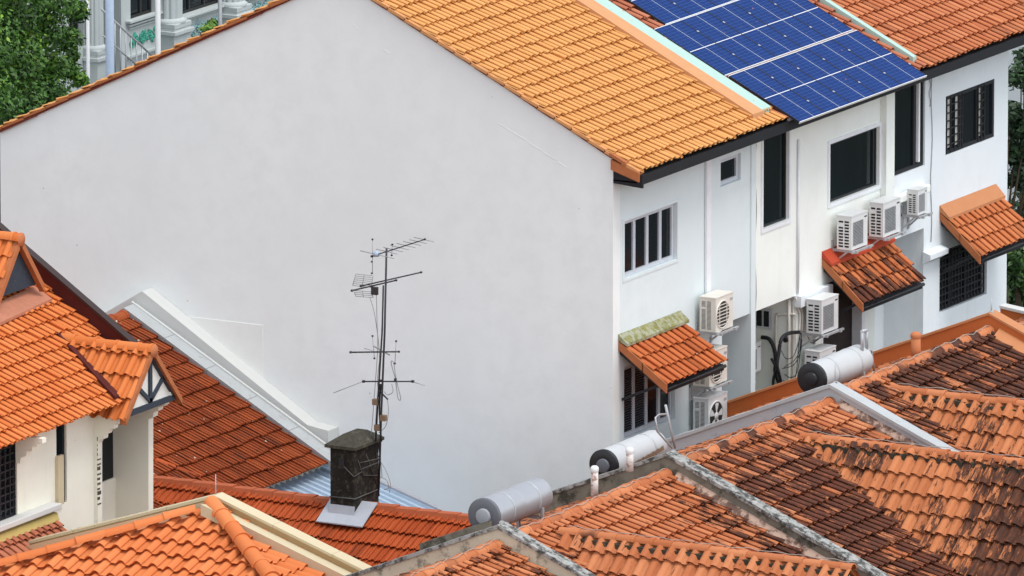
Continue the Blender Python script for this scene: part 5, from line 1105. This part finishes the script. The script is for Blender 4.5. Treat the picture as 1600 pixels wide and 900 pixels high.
def tree(name, base, blobs, n, size, mat, label, cat='tree', seed=0, trunk_r=0.16, group=None):
    t = thing(name, base, label, cat, group); off = WL[t.name]; V, Fc, tint = leaves(n, blobs, size, seed)
    me = bpy.data.meshes.new('crown'); me.from_pydata([v-off for v in V], [], Fc); a = me.attributes.new('tint', 'FLOAT', 'POINT'); a.data.foreach_set('value', tint); me.materials.append(mat)
    o = bpy.data.objects.new('crown', me); COL.objects.link(o); o.parent = t; WL[o.name] = off
    m = MB(); b = Vector(base); top = Vector(blobs[0][0])
    m.tube([b, b+(top-b)*0.4+Vector((0.1, 0.05, 0)), top], trunk_r, 10, trunk_r*0.4)
    fork = b+(top-b)*0.55
    for c, r, wt in blobs[1:9]: c = Vector(c); m.tube([fork, (fork+c)/2+Vector((0, 0, 0.15)), c], trunk_r*0.35, 6, trunk_r*0.08)
    m.build('trunk', M['bark'], t); return t
LM1 = leaf_mat('bright_leaves', (0.008, 0.032, 0.008), (0.060, 0.155, 0.018), (0.19, 0.33, 0.03)); LM2 = leaf_mat('dark_leaves', (0.010, 0.026, 0.011), (0.028, 0.060, 0.022), (0.05, 0.11, 0.03))
R = random.Random(5); XT = -17.5
bl_ = []
for (px, py, rp) in ((35, 75, 60), (80, 40, 42), (95, 95, 36), (60, 140, 45), (20, 150, 50), (105, 60, 26), (112, 108, 20), (20, 20, 60), (70, -10, 60), (0, 100, 60), (-40, 60, 80), (88, 150, 26), (118, 85, 14), (-60, 150, 80), (115, 20, 22), (40, 190, 50), (-20, -50, 90), (75, 110, 30), (104, 128, 18)):
    p = at(px, py, X=XT); bl_.append((p+Vector((R.gauss(0, .1), R.gauss(0, .15), 0)), rp/89.0, 1.6 if rp < 30 else 1.0))
c0 = bl_[10][0]
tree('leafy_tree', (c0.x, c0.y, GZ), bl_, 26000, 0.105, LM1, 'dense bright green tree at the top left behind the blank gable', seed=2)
for i, (px0, py0, Y_, lab, lm, spots) in enumerate(((1590, 180, 20.5, 'dark tree beside the end wall of the white row, under the eave', LM2, ((1590, 120, 26), (1575, 170, 22), (1605, 200, 40), (1580, 240, 26), (1600, 280, 40), (1625, 130, 50), (1572, 285, 14))), (1590, 400, 17.0, 'leafy shrub behind the clean orange awning at the right edge', leaf_mat('mid_leaves', (0.012, 0.035, 0.012), (0.045, 0.10, 0.022), (0.10, 0.18, 0.03)), ((1590, 400, 26), (1580, 425, 18), (1610, 430, 36), (1592, 455, 16), (1578, 370, 16), (1615, 380, 40))), (1590, 480, 22.0, 'dark hedge-like tree low behind the boundary wall', LM2, ((1580, 470, 40), (1600, 500, 50), (1570, 350, 40), (1610, 330, 60), (1575, 110, 30), (1600, 90, 20))))):
    bl2 = [(at(x, y, Y=Y_)+Vector((R.gauss(0, .2), R.gauss(0, .3), 0)), r/89.0, 1.0) for x, y, r in spots]
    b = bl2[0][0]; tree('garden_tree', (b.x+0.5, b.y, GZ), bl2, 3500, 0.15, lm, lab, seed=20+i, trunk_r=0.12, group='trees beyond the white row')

LM3 = leaf_mat('fern_leaves', (0.02, 0.07, 0.012), (0.09, 0.2, 0.03), (0.2, 0.32, 0.05))
for k, (px, py, lab) in enumerate(((328, 42, 'fern growing from the ledge between the two reliefs'), (425, 18, 'small green plant on the ledge at the top of the gable slope'))):
    p = bx(px, py, XB+0.35); tree('ledge_plant', (p.x, p.y, p.z-0.5), [(p+Vector((0, 0.1*q, 0.04*q)), 0.13, 1) for q in (-1, 0, 1)], 160, 0.16, LM3, lab, 'plant', 40+k, 0.02)
